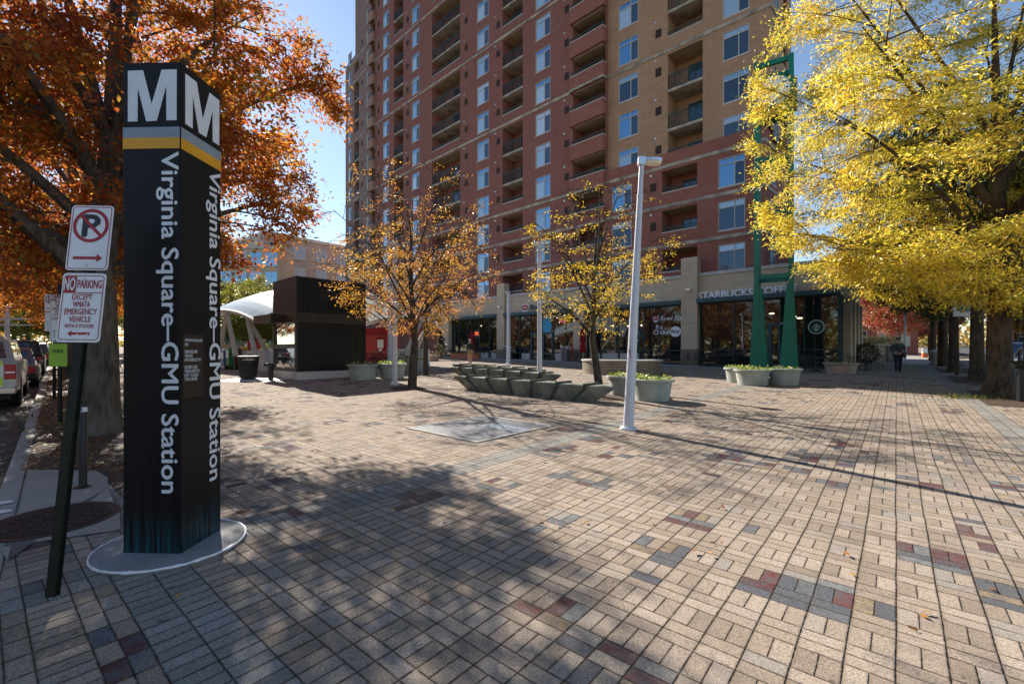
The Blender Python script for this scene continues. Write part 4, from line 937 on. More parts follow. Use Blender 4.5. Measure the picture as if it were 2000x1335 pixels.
steel = noisy('galvanised_steel', (.34, .37, .42), .38, .25, 3, .75, col2=(.16, .17, .19))
def gmat():
    t = NT('diamond_plate'); o = t.obj(); ch = t.node('TexChecker'); ch.inputs['Scale'].default_value = 46; t.lk(o, ch.inputs['Vector']); n = t.noise(o, 2.5, 5, .65)
    c = t.mix(ch.outputs[1], (.085, .09, .10), (.27, .285, .32)); c = t.mix(t.ramp(n, [(.45, 0), (.75, .7)]), c, (.17, .17, .18)); t.bsdf(c, .45, .25, .5, ch.outputs[1], .4, .003); return t.m
m = MB()
for i in range(4):
    if i == 2: continue
    m.loft([[gp(u, v, z) for u, v in ((.005, .25*i+.006), (.995, .25*i+.006), (.995, .25*i+.244), (.005, .25*i+.244))] for z in (-.02, .012)])
m.loft([[gp(u, v, z) for u, v in ((.006, .506), (.42, .506), (.42, .744), (.006, .744))] for z in (-.02, .012)])
m.build('checker_plate', gmat(), gr)
m = MB(); m.loft([[gp(u, v, z) for u, v in ((.43, .506), (.99, .506), (.99, .744), (.43, .744))] for z in (-.02, .015)]); m.build('lid', noisy('blue_grey_lid', (.24, .285, .33), .5, .15, 2, .1), gr)

# ---------------------------------------------------------------- lamp posts
def lamp_head(mb, s=1.0):
    # shoebox luminaire on a short arm, pointing along +x
    mb.bbox(-.13*s, .13*s, -.11*s, .11*s, -.16*s, .14*s, .015*s, 0)
    prof = [(.13, .10), (.30, .16), (.52, .17), (.66, .13), (.70, .05)]
    mb.loft([[(x*s, y*s, z*s) for y, z in ((-h, .0), (h, .0), (h, .09), (h*.7, .13), (-h*.7, .13), (-h, .09))] for x, h in prof], 0)
    mb.loft([[(x*s, y*s, z*s) for y, z in ((-h, -.002), (-h*.8, -.11), (h*.8, -.11), (h, -.002))] for x, h in ((.14, .09), (.30, .15), (.52, .16), (.65, .12))], 1)
def lens_mat():
    return noisy('lamp_lens', (.80, .70, .50), .25, .15, 9)
M['lens'] = lens_mat()
B = GP(1227, 838); H = PZ(318, B.y)-B.z
lp = thing('lamp_post', 'tall pale grey lamp post in the foreground, leaning slightly, with a square lantern', 'lamp post', B)
lp.rotation_euler = (0, R(2.9), 0)
m = MB(); m.lathe([(.098, .05), (.052, H-.62)], n=20); m.build('pole', M['pole'], lp, True)
m = MB(); m.lathe([(.058, H-.62), (.058, H-.58), (.046, H-.57), (.044, H)], n=16); m.build('collar', M['pole'], lp, True)
m = MB(); m.lathe([(.155, -.03), (.155, .03), (.14, .045), (.10, .055)], n=24)
for i in range(4): a = R(45+90*i); m.lathe([(.012, .03), (.012, .065)], (.125*math.cos(a), .125*math.sin(a), 0), 6)
m.build('base', M['pole'], lp, True)
m = MB(); lamp_head(m, .52); m.build('lantern', [M['alu'], M['lens']], lp, loc=(0, 0, H+.04))
m = MB(); m.tube([(-.072, -.07, 1.46), (-.060, -.075, 1.38), (-.048, -.075, 1.30)], .018, 5); m.build('sticker', M.setdefault('stk', plain('sticker', (.25, .14, .2), .6)), lp)
def thin_lamp(label, px, pyb, pyt, wpx, Y=None, dirx=-1, name='lamp_post', grp=None, mat='pole', head=True):
    B = GP(px, pyb) if Y is None else Vector((PX(px, Y), Y, SL*Y)); H = PZ(pyt, B.y)-B.z; r = wpx/2*B.y/F
    t = thing(name, label, 'lamp post', B); m = MB(); m.lathe([(r*1.12, -.05), (r*.85, H)], n=12); m.build('pole', M[mat], t, True)
    m = MB(); m.lathe([(r*1.9, -.02), (r*1.9, .05), (r*1.2, .09)], n=14); m.build('base', M[mat], t, True)
    if head:
        m = MB(); m.bbox(-.27 if dirx < 0 else -.1, .10 if dirx < 0 else .27, -.14, .14, 0, .13, .02); m.bbox(-.25 if dirx < 0 else 0, 0 if dirx < 0 else .25, -.12, .12, -.02, 0, .004, 1); m.build('lantern', [M['pole'], M['lens']], t, loc=(0, 0, H-.02))
    return t
thin_lamp('white lamp post standing in front of the bare orange tree', 771, 751, 478, 10)
thin_lamp('slim grey lamp post farther back beside the dark kiosk', 761.5, 708, 545, 8, Y=27)
thin_lamp('white lamp post behind the green benches', 1054, 745, 478, 9)
thin_lamp('slim white lamp post by the tan pillar of the shop row', 993.5, 711, 572, 7)
# ---------------------------------------------------------------- the dark kiosk
B = GP(579, 742); kd1 = Vector((-.73, .683, 0)).normalized(); kd2 = Vector((.69, .724, 0)).normalized(); L1, L2 = 2.65, 3.15; HK = PZ(538, B.y)-B.z
kk = thing('lift_kiosk', 'dark brown ribbed metal lift kiosk with a glazed front on a pale stone base', 'kiosk', B)
HB = .34; ZB0, ZB1 = PZ(628, B.y)-B.z, PZ(609, B.y)-B.z
def kbox(mb, a0, a1, b0, b1, z0, z1, mi=0): mb.obox(kd1*((a0+a1)/2)+kd2*((b0+b1)/2)+Z3*((z0+z1)/2), kd1*((a1-a0)/2), kd2*((b1-b0)/2), Z3*((z1-z0)/2), mi)
m = MB(); kbox(m, 0, L1, 0, L2, -.2, HB); m.build('stone_base', noisy('pale_granite', (.50, .47, .46), .6, .15, 4), kk)
m = MB(); i = 0; st = .09                                       # ribbed sheets: real ribs on the long side and the upper part of the front
kbox(m, .06, L1-.02, .05, L2-.02, ZB1, HK-.05); kbox(m, L1*.97, L1-.02, .02, L2-.02, HB, ZB0); kbox(m, .06, L1-.02, L2*.97, L2-.02, HB, ZB0)
kbox(m, .03, .06, .05, L2-.02, HB, ZB0)
while i*st < L2-.06:
    b0 = .03+i*st; kbox(m, .0, .03, b0, b0+.052, ZB1, HK); kbox(m, .0, .03, b0, b0+.052, HB, ZB0); i += 1
m.hasuv = True; m.uv = [[(Vector(m.v[i]).dot(kd1)+Vector(m.v[i]).dot(kd2), m.v[i][2]) for i in f] for f in m.f]
m.build('ribbed_wall', M['ribbed'], kk)
m = MB(); kbox(m, 0, L1, .0, .05, ZB1, HK); m.hasuv = True; m.uv = [[(Vector(m.v[i]).dot(kd1), m.v[i][2]) for i in f] for f in m.f]; m.build('upper_panel', M['ribbed'], kk)
m = MB(); kbox(m, -.02, L1+.0, -.02, L2, ZB0, ZB1); kbox(m, L1*.55, L1+1.0, -.5, .0, ZB0+.02, ZB1-.02); m.build('brown_band', M['brownband'], kk)
m = MB()
for a in (0, L1-.1): kbox(m, a, a+.12, .0, .1, HB, ZB0)
kbox(m, .12, L1-.1, 0.01, .09, HB, HB+.14); kbox(m, .12, L1-.1, 0.01, .09, 1.33, 1.52); kbox(m, .12, .3, .03, .09, HB, ZB0)
fr = m.build('window_frame', M['black'], kk); m = MB(); m.quad(*(kd1*a+kd2*.06+Z3*z for a, z in ((.12, HB), (L1-.1, HB), (L1-.1, ZB0), (.12, ZB0)))); m.build('pane', glassy('kiosk_glass', (.02, .02, .02), .10, .01), fr)
m = MB(); Ok = kd2*.95+Z3*0-kd1*.003
ltr = noisy('faint_bronze_letters', (.050, .038, .032), .6)
for j, ln in enumerate(('VIRGINIA SQUARE', 'GMU STATION', 'ELEVATOR')): m.text(ln, Ok, kd2, Z3, -kd1, 0, HK-.62-j*.17, 1.0, .10, d=.006, bold=.015)
m.build('lettering', ltr, kk)
m = MB(); m.poly([kd1*a+kd2*b+Z3*(HK-.03) for a, b in ((0, 0), (L1, 0), (L1, L2), (0, L2))]); m.build('roof', M['black'], kk)

# ---------------------------------------------------------------- the glass escalator canopy and what stands under it
A = Vector((PX(503, 24), 24, 3.22)); a1 = Vector((8.75, 6.2, 0)); a2 = Vector((-8.4, 6.6, 0))
cn = thing('station_canopy', 'arched white glass canopy on slanting struts over the station escalators behind the dark kiosk', 'canopy', (A.x, A.y, .48))
def cz(u, v): return 1.75*(1-(2*u-1)**2)+.85*(1-(2*v-1)**2)
def cpnt(u, v, dz=0): p = A+a1*u+a2*v; return Vector((p.x-A.x, p.y-A.y, A.z-.48+cz(u, v)+dz))
m = MB(); N1, N2 = 24, 16
for i in range(N1):
    for j in range(N2):
        u0, u1, v0, v1 = i/N1, (i+1)/N1, j/N2, (j+1)/N2; m.quad(cpnt(u0, v0), cpnt(u1, v0), cpnt(u1, v1), cpnt(u0, v1))
m.build('glass_roof', M['canopy_glass'], cn, True)
m = MB()
for j in range(0, N2+1, 2): m.tube([cpnt(i/N1, j/N2, -.06) for i in range(N1+1)], .05, 4)
for i in range(0, N1+1, 3): m.tube([cpnt(i/N1, j/N2, -.07) for j in range(N2+1)], .045, 4)
m.build('roof_rib', M['strut'], cn)
m = MB()
for e in ([cpnt(i/N1, 0, -.1) for i in range(N1+1)], [cpnt(i/N1, 1, -.1) for i in range(N1+1)], [cpnt(0, j/N2, -.1) for j in range(N2+1)], [cpnt(1, j/N2, -.1) for j in range(N2+1)]): m.tube(e, .13, 6)
m.build('edge_beam', M['strut'], cn)
def gl_(p): return Vector((p.x, p.y, SL*(A.y+p.y)-.48+.5))
for (u, v, du, dv) in ((0, .12, .10, 0), (0, .12, 0, -.10), (0, .38, .0, -.12), (0, .38, 0, .12), (0, .75, 0, -.1), (0, .75, 0, .1), (1, .12, -.1, .0), (1, .12, 0, .16), (1, .6, 0, -.14), (1, .6, 0, .14), (.12, 0, .10, 0), (.88, 0, -.12, 0)):
    m = MB(); a = cpnt(u, v, -.15); b = gl_(cpnt(u+du, v+dv)); b.z += .3; m.tube([a, b], [.10, .15], 8); m.build('strut', M['strut'], cn)
pw = MB()
for (u0, v0, u1, v1) in ((.06, .04, .06, .96), (.94, .04, .94, .96), (.06, .96, .94, .96)):
    a, b = gl_(cpnt(u0, v0)), gl_(cpnt(u1, v1)); d = (b-a); n = Vector((-d.y, d.x, 0)).normalized()*.14; d.z = 0; pw.obox((a+b)/2+Z3*.05, (b-a)/2, n, Z3*.55)
pw.build('parapet', noisy('white_parapet', (.60, .60, .60), .6, .12, 2), cn)
B = Vector((PX(738, 33), 33, .66)); rs = thing('cash_machine', 'red cash machine shelter with a pale screen under the right end of the canopy', 'cash machine', B, R(-30))
m = MB(); m.bbox(-1.3, .9, 0, 1.2, 0, 2.55, .05); m.build('housing', M['signred'], rs)
m = MB(); m.box(-.1, .7, -.03, 0, .9, 1.9); m.box(-1.25, .85, -.25, 0, 2.2, 2.6); m.build('surround', M['red_cloth'], rs)
m = MB(); m.box(.0, .6, -.045, -.03, 1.15, 1.75); m.box(.15, .45, -.06, -.045, .95, 1.1); m.build('screen', M['signwhite'], rs)

# ---------------------------------------------------------------- litter bin, ash post, news racks
B = GP(485, 740); lb = thing('litter_bin', 'black slatted litter bin standing on a pale slab left of the dark kiosk', 'bin', B)
m = MB(); m.lathe([(.30, .06), (.36, .82)], n=32); m.build('liner', M['blackmatt'], lb, True)
m = MB()
for i in range(36): a = 2*math.pi*i/36; m.tube([(.315*math.cos(a), .315*math.sin(a), .08), (.375*math.cos(a), .375*math.sin(a), .80), (.41*math.cos(a), .41*math.sin(a), .92)], .017, 4)
m.build('slats', M['black'], lb)
m = MB(); m.lathe([(.40, .93), (.43, .95), (.42, .99), (.22, 1.0), (.20, .96)], n=32, caps=False); m.build('rim', M['black'], lb, True); m = MB(); m.lathe([(.30, 0), (.27, .05), (.33, .05), (.34, .10)], n=32); m.build('foot', M['black'], lb, True)
sl_ = GP(478, 742); sheet('pavement', [(sl_.x-.9, sl_.y-.75), (sl_.x+1.5, sl_.y-.9), (sl_.x+1.6, sl_.y+.9), (sl_.x-.9, sl_.y+1.0)], .008, noisy('pale_slab', (.55, .56, .58), .7, .15, 3))
B = GP(529, 742); ap = thing('ash_post', 'small black ashtray post at the corner of the dark kiosk', 'ashtray', B)
m = MB(); m.box(-.07, .07, -.07, .07, 0, .62); m.build('post', M['black'], ap); m = MB(); m.bbox(-.26, .06, -.12, .12, .58, .70, .03); m.build('tray', M['black'], ap)
def news(label, px, Y, wd, hh, col, pal=None):
    B = Vector((PX(px, Y), Y, SL*Y)); t = thing('newspaper_box', label, 'newspaper box', B, R(-38), 'newspaper boxes in a row beside the canopy')
    bm_ = MB(); bm_.bbox(-wd/2, wd/2, -.22, .22, .22, hh, .03); bm_.build('body', col, t); m = MB(); m.bbox(-wd/2+.05, wd/2-.05, -.235, -.221, hh*.55, hh-.12, .005); m.build('window', pal or M['signwhite'], t)
    m = MB(); m.box(-.08, .08, -.1, .1, .02, .22); m.box(-.2, .2, -.2, .2, 0, .03); m.build('foot', M['black'], t)
cg = lambda n, c: M.setdefault(n, plain(n, c, .4))
for i, (px, Y, wd, hh, col, lb_) in enumerate(((442.5, 26.5, .42, 1.12, cg('news_blue', (.03, .12, .30)), 'blue newspaper box with a red top, leftmost in the row'), (452, 26.2, .44, 1.24, cg('news_green', (.03, .20, .07)), 'tall green newspaper box second from the left of the row'), (463, 26.4, .44, 1.2, cg('news_maroon', (.12, .02, .025)), 'dark maroon newspaper box between the green ones'), (472.5, 26.9, .40, 1.15, cg('news_leaf', (.05, .30, .10)), 'light green newspaper box left of the yellow one'), (480, 27.2, .42, 1.3, cg('news_yellow', (.75, .42, .01)), 'bright yellow newspaper box in the row'), (489, 27.4, .46, 1.62, M['signred'], 'tall red newspaper box right of the yellow one'), (499, 27.6, .5, 1.66, cg('news_red', (.5, .02, .02)), 'red newspaper box with a white card, rightmost in the row'))): news(lb_, px, Y, wd, hh, col)
B = Vector((PX(517, 27.2), 27.2, SL*27.2)); m = MB(); m.bbox(-.55, .75, -.2, .3, 0, 1.15, .05); o = m.build('utility_box', M['white']); o.location = B; o.rotation_euler = (0, 0, R(-30)); tag(o, 'low white utility box between the newspaper boxes and the kiosk', 'box')

# ---------------------------------------------------------------- planters
def planter_parts(r, h, mat, seed, plants=420, col='flower_leaf', sx=1.25):
    m = MB(); m.lathe([(r*.80, 0), (r*.93, h*.86), (r*1.04, h*.88), (r*1.05, h*.985), (r*1.02, h), (r*.93, h), (r*.90, h*.9)], n=36, caps=True); a = m.mesh('pot', M[mat], True)
    rg = random.Random(seed); pos = []
    for _ in range(plants):
        q = math.sqrt(rg.random())*r*.93; th = rg.uniform(0, 6.28); cl = .5+.5*math.sin(th*5+q*20); pos.append((q*math.cos(th), q*math.sin(th), h*.93+rg.random()*.10*(.5+cl)*(r/.55)))
    f = leaf_mesh('plants', pos, .075, .05, M[col], seed, None, -.35, .9)
    s_ = MB(); s_.lathe([(r*.91, h*.93), (0.001, h*.95)], n=24); return a, f, s_.mesh('soil', M['soil'])
def planter(label, px, pyb, r, h, parts, rz=0, Y=None, sc=1, hs=.88, grp='round grey-green planters on the plaza'):
    B = GP(px, pyb) if Y is None else Vector((PX(px, Y), Y, SL*Y)); B.y += r*.8; B.z = gz(0, B.y)
    t = thing('planter', label, 'planter', B, rz, grp); t.scale = (sc, sc, sc*hs); put(parts[0], 'pot', t); put(parts[1], 'plants', t); put(parts[2], 'soil', t); return t
pp = planter_parts(.56, .66, 'planter', 3); pp2 = planter_parts(.56, .66, 'planter', 5, 160); pt = planter_parts(.75, .62, 'planter_tan', 8, 60)
planter('grey-green planter of pansies nearest the big lamp post', 1284, 785, .56, .66, pp, .4)
planter('grey-green planter half hidden behind the big lamp post', 1230, 774, .56, .66, pp, 2)
planter('front planter of the three before the green clock tower, full of pale flowers', 1486, 754, .72, .66, pp, 1.2, sc=1.1, hs=.8)
planter('left planter of the three before the green clock tower', 1456, 748, .56, .66, pp, 2.6)
planter('right planter of the three before the green clock tower, nearly bare', 1545, 753, .56, .66, pp2, .2, sc=1.05)
planter('planter against the right wall of the dark kiosk, in its shade', 701, 743, .6, .66, pp2, 0, sc=1.12)
planter('planter with yellow-green plants between the kiosk and the white lamp post', 760, 740, .56, .66, pp, 1, sc=1.12)
planter('planter standing behind the bare orange tree', 808, 727, .56, .66, pp, 2.2, sc=1.1)
planter('tan planter right of the bare orange tree, below the cone bush', 843, 705, .56, .6, pt, 0, sc=.85, grp='tan planters')
planter('low tan planter in the shade right of the green clock tower', 1659, 731, .75, .62, pt, 0, sc=1.0, grp='tan planters')
planter('tan planter beside the dark kiosk behind the litter bin', 521, 717, .6, .6, pt, 0, sc=.95, grp='tan planters')
# round block-built basin
B = GP(1228, 732); B.y += 1.5; B.z = gz(0, B.y); ft = thing('stone_basin', 'round low basin of grey stone blocks with a pale coping near the yellow tree', 'basin', B)
rB = 75/F*B.y; m = MB(); n = 64; m.loft([[(rB*math.cos(2*math.pi*i/n), rB*math.sin(2*math.pi*i/n), z) for i in range(n)] for z in (-.2, .62)], caps=False); m.hasuv = True
m.uv = [[((math.atan2(m.v[i][1], m.v[i][0]) % (2*math.pi))*rB, m.v[i][2]) for i in f] for f in m.f]
for k, f in enumerate(m.f):
    us = [c[0] for c in m.uv[k]]
    if max(us)-min(us) > rB*3: m.uv[k] = [(u+2*math.pi*rB if u < rB*3 else u, v) for u, v in m.uv[k]]
m.build('wall', M['block'], ft)
m = MB(); m.lathe([(rB-.02, .62), (rB+.06, .63), (rB+.06, .70), (rB-.4, .71), (rB-.4, .55)], n=64, caps=False); m.lathe([(rB-.4, .5), (.001, .5)], n=32); m.build('coping', M['coping'], ft)

# ---------------------------------------------------------------- boat-shaped benches
def bench(label, pL, pR, YL, YR, hgt=.45):
    a = Vector((PX(pL, YL), YL, 0)); b = Vector((PX(pR, YR), YR, 0)); d = (b-a); L = d.length; d.normalize()
    t = thing('boat_bench', label, 'bench', (a.x, a.y, gz(0, a.y)), math.atan2(d.y, d.x), 'boat-shaped green benches'); s_ = SL*d.y
    def zb(x): return s_*x
    W_ = .62; q = [(0, .12), (.10*L, .0), (L*.9, .0), (L, .12), (L*.93, W_*.9), (L*.88, W_), (.12*L, W_), (.07*L, W_*.9)]
    # base is shorter and narrower
    def base(x, y): 
        u = x/L; x2 = L*(.115+u*.77) if .02 < u < .98 else L*(.115 if u < .5 else .885); return x2, .10+(y/W_)*(W_-.2)
    top = [(x, y, hgt+zb(x)) for x, y in q]; mid = [(x, y, hgt-.06+zb(x)) for x, y in q]; bot = [(*base(x, y), zb(base(x, y)[0])-.05) for x, y in q]
    m = MB(); m.loft([bot, mid, top]); bo = m.build('seat_body', M['bench'], t)
    for i in range(6):
        x = L*(.13+.148*i); z = zb(x); r = MB(); h2 = hgt+z; xb = base(x, 0)[0]; e = .035
        prof = [(.055, z-.04), (-.06, h2-.07), (-.06, h2+.05), (W_+.06, h2+.05), (W_+.06, h2-.07), (W_-.055, z-.04)]
        inn = [(.13, z-.04), (.03, h2-.10), (.03, h2+.005), (W_-.03, h2+.005), (W_-.03, h2-.10), (W_-.13, z-.04)]
        P0 = [[Vector((x-e+(xb-x)*(1 if (k in (0, 5)) else 0)+dx, y, zz_)) for k, (y, zz_) in enumerate(prof)] for dx in (0, 2*e)]
        P1 = [[Vector((x-e+(xb-x)*(1 if (k in (0, 5)) else 0)+dx, y, zz_)) for k, (y, zz_) in enumerate(inn)] for dx in (0, 2*e)]
        for k in range(5):
            r.quad(P0[0][k], P0[1][k], P0[1][k+1], P0[0][k+1]); r.quad(P0[0][k], P0[0][k+1], P1[0][k+1], P1[0][k]); r.quad(P0[1][k+1], P0[1][k], P1[1][k], P1[1][k+1])
        r.build('rib', M['bench_rib'], t)
    return t
bench('nearest boat-shaped green concrete bench, left of the yellow tree trunk', 882, 1195, 15.4, 11.5)
bench('middle boat-shaped green concrete bench, behind the nearest one', 876, 1091, 20.9, 15.9)
bench('rearmost boat-shaped green concrete bench in front of the shops', 880, 1063, 23.6, 18.8)

# ---------------------------------------------------------------- green clock tower
ct = thing('clock_tower', 'emerald green steel clock tower with four flared legs in front of the coffee shop', 'clock tower', Vector((PX(1512, 24.8), 24.8, .5)), R(-32))
HT = 16.6; hw = .80; dp = .72
def leg(sx, sy):
    m = MB(); x, y = sx*hw, sy*dp
    m.bbox(x-.12, x+.12, y-.12, y+.12, 0, HT, .012)
    fx = -sx; m.slab((x+fx*.119, y, 0), (fx, 0, 0), (0, 0, 1), (0, 1, 0), [(0, 0), (.42, 0), (.10, 4.6), (0, 4.6)] if fx > 0 else [(0, 0), (.42, 0), (.10, 4.6), (0, 4.6)], -.10, .10)
    m.slab((x-fx*.119, y, 0), (-fx, 0, 0), (0, 0, 1), (0, 1, 0), [(0, 0), (.22, 0), (0, 4.4)], -.10, .10)
    m.build('leg', M['green_steel'], ct)
for sx in (-1, 1):
    for sy in (-1, 1): leg(sx, sy)
for z in (4.95, 8.7, 11.2, 13.8, 16.3):
    m = MB()
    for sy in (-1, 1): m.box(-hw+.121, hw-.121, sy*dp-.08, sy*dp+.08, z, z+.24)
    for sx in (-1, 1): m.box(sx*hw-.08, sx*hw+.08, -dp+.121, dp-.121, z, z+.24)
    m.build('cross_rail', M['green_steel'], ct)
zc = PZ(182, 24.2)-.5
for sy, nrm in ((-1, Vector((0, -1, 0))), (1, Vector((0, 1, 0)))):
    m = MB(); O = Vector((0, sy*(dp+.14), zc)); Rv = Vector((-sy, 0, 0)); m.disc(O, Rv, Z3, nrm, .86, -.1, .12, 40); m.disc(O, Rv, Z3, nrm, .76, .12, .14, 40, 1)
    for i in range(12):
        a = 2*math.pi*i/12; m.slab(O+(Rv*math.sin(a)+Z3*math.cos(a))*.60, Rv*math.cos(a)-Z3*math.sin(a), Rv*math.sin(a)+Z3*math.cos(a), nrm, [(-.028, -.085), (.028, -.085), (.028, .085), (-.028, .085)], .14, .15, 2)
    for a, L, wd in ((R(-22), .40, .045), (R(52), .62, .03)):
        rv = Rv*math.sin(a)+Z3*math.cos(a); m.slab(O, Rv*math.cos(a)-Z3*math.sin(a), rv, nrm, [(-wd, -.14), (wd, -.14), (wd*.6, L), (-wd*.6, L)], .152, .16, 2)
    m.build('clock_face', [M['green_steel'], M['signwhite'], M['signblack']], ct)
for sx in (-1, 1):
    m = MB(); O = Vector((sx*(hw+.10), 0, zc)); nrm = Vector((sx, 0, 0)); m.disc(O, Vector((0, sx, 0)), Z3, nrm, .86, -.1, .16, 40); m.disc(O, Vector((0, sx, 0)), Z3, nrm, .76, .16, .18, 40, 1); m.build('clock_face', [M['green_steel'], M['signwhite']], ct)
# ---------------------------------------------------------------- trees
mapl = tree_parts(5, 2.55, (-.2, .55, 7.0), (3.9, 5.3, 4.4), .30, 18, 11, 8, 62, .100, .054, M['leaf_orange'], M['bark_grey'], .8, (.45, .85), .97, -.62, .12, .35, flare=1.35)
mapl2 = tree_parts(9, 2.7, (0, 0, 6.7), (4.2, 4.2, 4.5), .27, 16, 9, 6, 42, .115, .062, M['leaf_orange'], M['bark_grey'], .8, (.5, .9), .97, -.6, .14, .35, flare=1.35)
tree('maple_tree', 'orange-red maple right behind the station pylon with a thick grey trunk', 'tree', GP(190, 846), mapl, 'orange maples along the kerb')
for (x, y, rz, sc, lb) in ((-13.6, 14.6, 1.0, 1.14, 'orange maple second from the camera along the kerb'), (-20.2, 20.9, 2.6, 1.05, 'third orange maple along the kerb beside the parked cars'), (-27.5, 28.2, 4.0, 1.0, 'farthest orange maple along the kerb')):
    tree('maple_tree', lb, 'tree', (x, y, gz(x, y)), mapl2, 'orange maples along the kerb', rz, sc)
ob_ = GP(1953, 774)
onotch = [(Vector((PX(1512, Y), Y, PZ(186, Y)))-ob_+Vector((-.12, 0, 0)), .64) for Y in (8.5, 9.5, 10.5, 11.5, 12.5, 13.5, 14.5)]
for i, (x, y) in enumerate(((-21, 11), (-29.5, 19.5), (-38, 28), (-46.5, 36.5), (-55, 45))):  # row mostly out of view, added for the kiosk glass to mirror
    tree('maple_tree', 'orange maple standing across the street beyond the parked cars', 'tree', (x, y, gz(x, y)-.1), mapl2, 'maples across the street', 1.7*i+.5, 1.1)
oak = tree_parts(21, 2.9, (-.4, -.2, 8.5), (6.75, 6.75, 6.2), .285, 26, 14, 9, 62, .125, .035, M['leaf_yellow'], M['bark_dark'], .38, (.5, 1.0), .98, -.72, .13, .25, flare=1.75, notch=onotch)
tree('oak_tree', 'big golden yellow oak with a thick dark trunk at the right edge', 'tree', GP(1953, 774), oak, 'oaks in a row on the right')
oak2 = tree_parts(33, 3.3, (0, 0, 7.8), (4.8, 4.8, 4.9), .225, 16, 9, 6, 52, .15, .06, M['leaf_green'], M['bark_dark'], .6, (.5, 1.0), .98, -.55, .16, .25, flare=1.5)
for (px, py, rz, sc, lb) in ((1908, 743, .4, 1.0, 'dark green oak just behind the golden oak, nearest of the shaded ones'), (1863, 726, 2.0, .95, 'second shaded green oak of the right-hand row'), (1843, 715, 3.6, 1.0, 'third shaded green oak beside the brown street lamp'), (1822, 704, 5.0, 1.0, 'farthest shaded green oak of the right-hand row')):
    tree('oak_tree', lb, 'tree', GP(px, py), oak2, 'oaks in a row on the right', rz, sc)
loc1 = tree_parts(41, 1.55, (.0, .1, 4.9), (3.35, 3.0, 3.2), .145, 11, 9, 9, 19, .072, .022, M['leaf_locust'], M['bark_locust'], .6, (.4, .8), .8, -.55, .07, .25, twig_r=.0075, topbare=.75, flare=1.25, lean=(.1, 0))
tree('locust_tree', 'half bare locust tree with sparse orange leaves in front of the red tower', 'tree', GP(805, 757), loc1, 'honey locusts on the plaza')
loc2 = tree_parts(47, 1.7, (-.05, .1, 4.2), (2.3, 2.3, 2.5), .115, 10, 8, 8, 20, .070, .022, M['leaf_locust_y'], M['bark_locust'], .45, (.35, .75), .62, -.5, .07, .25, twig_r=.0065, topbare=.9, flare=1.25, lean=(-.22, 0))
tree('locust_tree', 'slender locust tree with yellow leaves behind the nearest green bench', 'tree', GP(1172, 775), loc2, 'honey locusts on the plaza')
loc3 = tree_parts(53, 2.2, (.0, .1, 5.0), (2.6, 2.6, 2.7), .12, 11, 7, 5, 26, .085, .028, M['leaf_locust'], M['bark_locust'], .75, (.4, .8), .55, -.45, .07, .25, twig_r=.008, topbare=.8, flare=1.25)
tree('locust_tree', 'thin locust trunk just right of and behind the bare orange tree', 'tree', GP(831, 733), loc3, 'honey locusts on the plaza', 1)
tree('locust_tree', 'dark locust trunk seen between the two thin lamp posts', 'tree', (PX(765, 29), 29, SL*29), loc3, 'honey locusts on the plaza', 2.5, 1.0)
for i, (px, py) in enumerate(((805, 757), (1172, 775), (831, 733))):
    c = GP(px, py); n = 26; sheet('tree_pit', [(c.x+.75*math.cos(2*math.pi*k/n)*(1+.12*math.sin(k*2.1)), c.y+.75*math.sin(2*math.pi*k/n)) for k in range(n)], .005+.001*i, M['soil'])
# background trees
bgt = tree_parts(61, 2.0, (0, 0, 6.0), (4.2, 4.2, 4.3), .25, 13, 7, 5, 44, .26, .15, M['leaf_olive'], M['bark_dark'], .8, (.6, 1.1), 1, -.6, .25, .2)
for i, (x, y, sc, lb) in enumerate(((-68, 68, 1.35, 'olive green tree at the far end of the left street behind the parked cars'), (-84, 79, 1.5, 'tall yellow-green tree far down the left street, nearer the frame edge'), (-105, 96, 1.7, 'hazy olive tree farthest down the left street'), (-92, 92, 1.4, 'round olive tree in the far distance over the street'), (-52, 66, 1.2, 'olive tree behind the left maples beside the office block'), (-44, 64, 1.1, 'yellow-green tree before the office block, left of the pylon'), (-32, 55, .95, 'low olive tree rising behind the glass canopy, just right of the pylon'), (-27, 48, .75, 'smallest olive tree behind the canopy struts'), (-35, 45, .8, 'dark olive tree behind the newspaper boxes'))):
    tree('background_tree', lb, 'tree', (x, y, gz(x, y)), bgt, 'trees in the left background', i*1.3, sc)
redt = tree_parts(71, 1.8, (0, 0, 4.6), (3.0, 3.0, 2.9), .16, 12, 7, 5, 42, .19, .10, M['leaf_red'], M['bark_dark'], .8, (.5, .9), 1, -.55, .2, .2)
for (px, Y, sc, lb) in ((1755, 50, 1.35, 'bright red tree behind the walking man'), (1815, 62, 1.2, 'dull red tree farther along beside the street lamp')):
    tree('red_tree', lb, 'tree', (PX(px, Y), Y, SL*Y), redt, None, px*.01, sc)
mixt = tree_parts(77, 2.4, (0, 0, 6.6), (4.4, 4.0, 4.2), .2, 13, 7, 5, 42, .22, .13, M['leaf_mixed'], M['bark_dark'], .8, (.6, 1.1), 1, -.6, .24, .2)
for (px, Y, sc, lb) in ((1715, 62, 1.25, 'pale yellow and green tree above the blue roofed house'), (1668, 70, 1.5, 'pale mottled tree at the corner of the coffee shop'), (1985, 58, 1.2, 'pale mottled tree across the right-hand street')):
    tree('background_tree', lb, 'tree', (PX(px, Y), Y, SL*Y), mixt, 'trees in the right background', px*.01, sc)
tl = []
rgx = random.Random(5)
for _ in range(5200):                                               # a far wood closing the streets
    b = rgx.choice([(-150, 150), (-120, 165), (-175, 150), (130, 150), (155, 165), (180, 150)]); x, y = b[0]+rgx.gauss(0, 14), b[1]+rgx.gauss(0, 6); tl.append((x, y, gz(x, y)+abs(rgx.gauss(0, 5.5))))
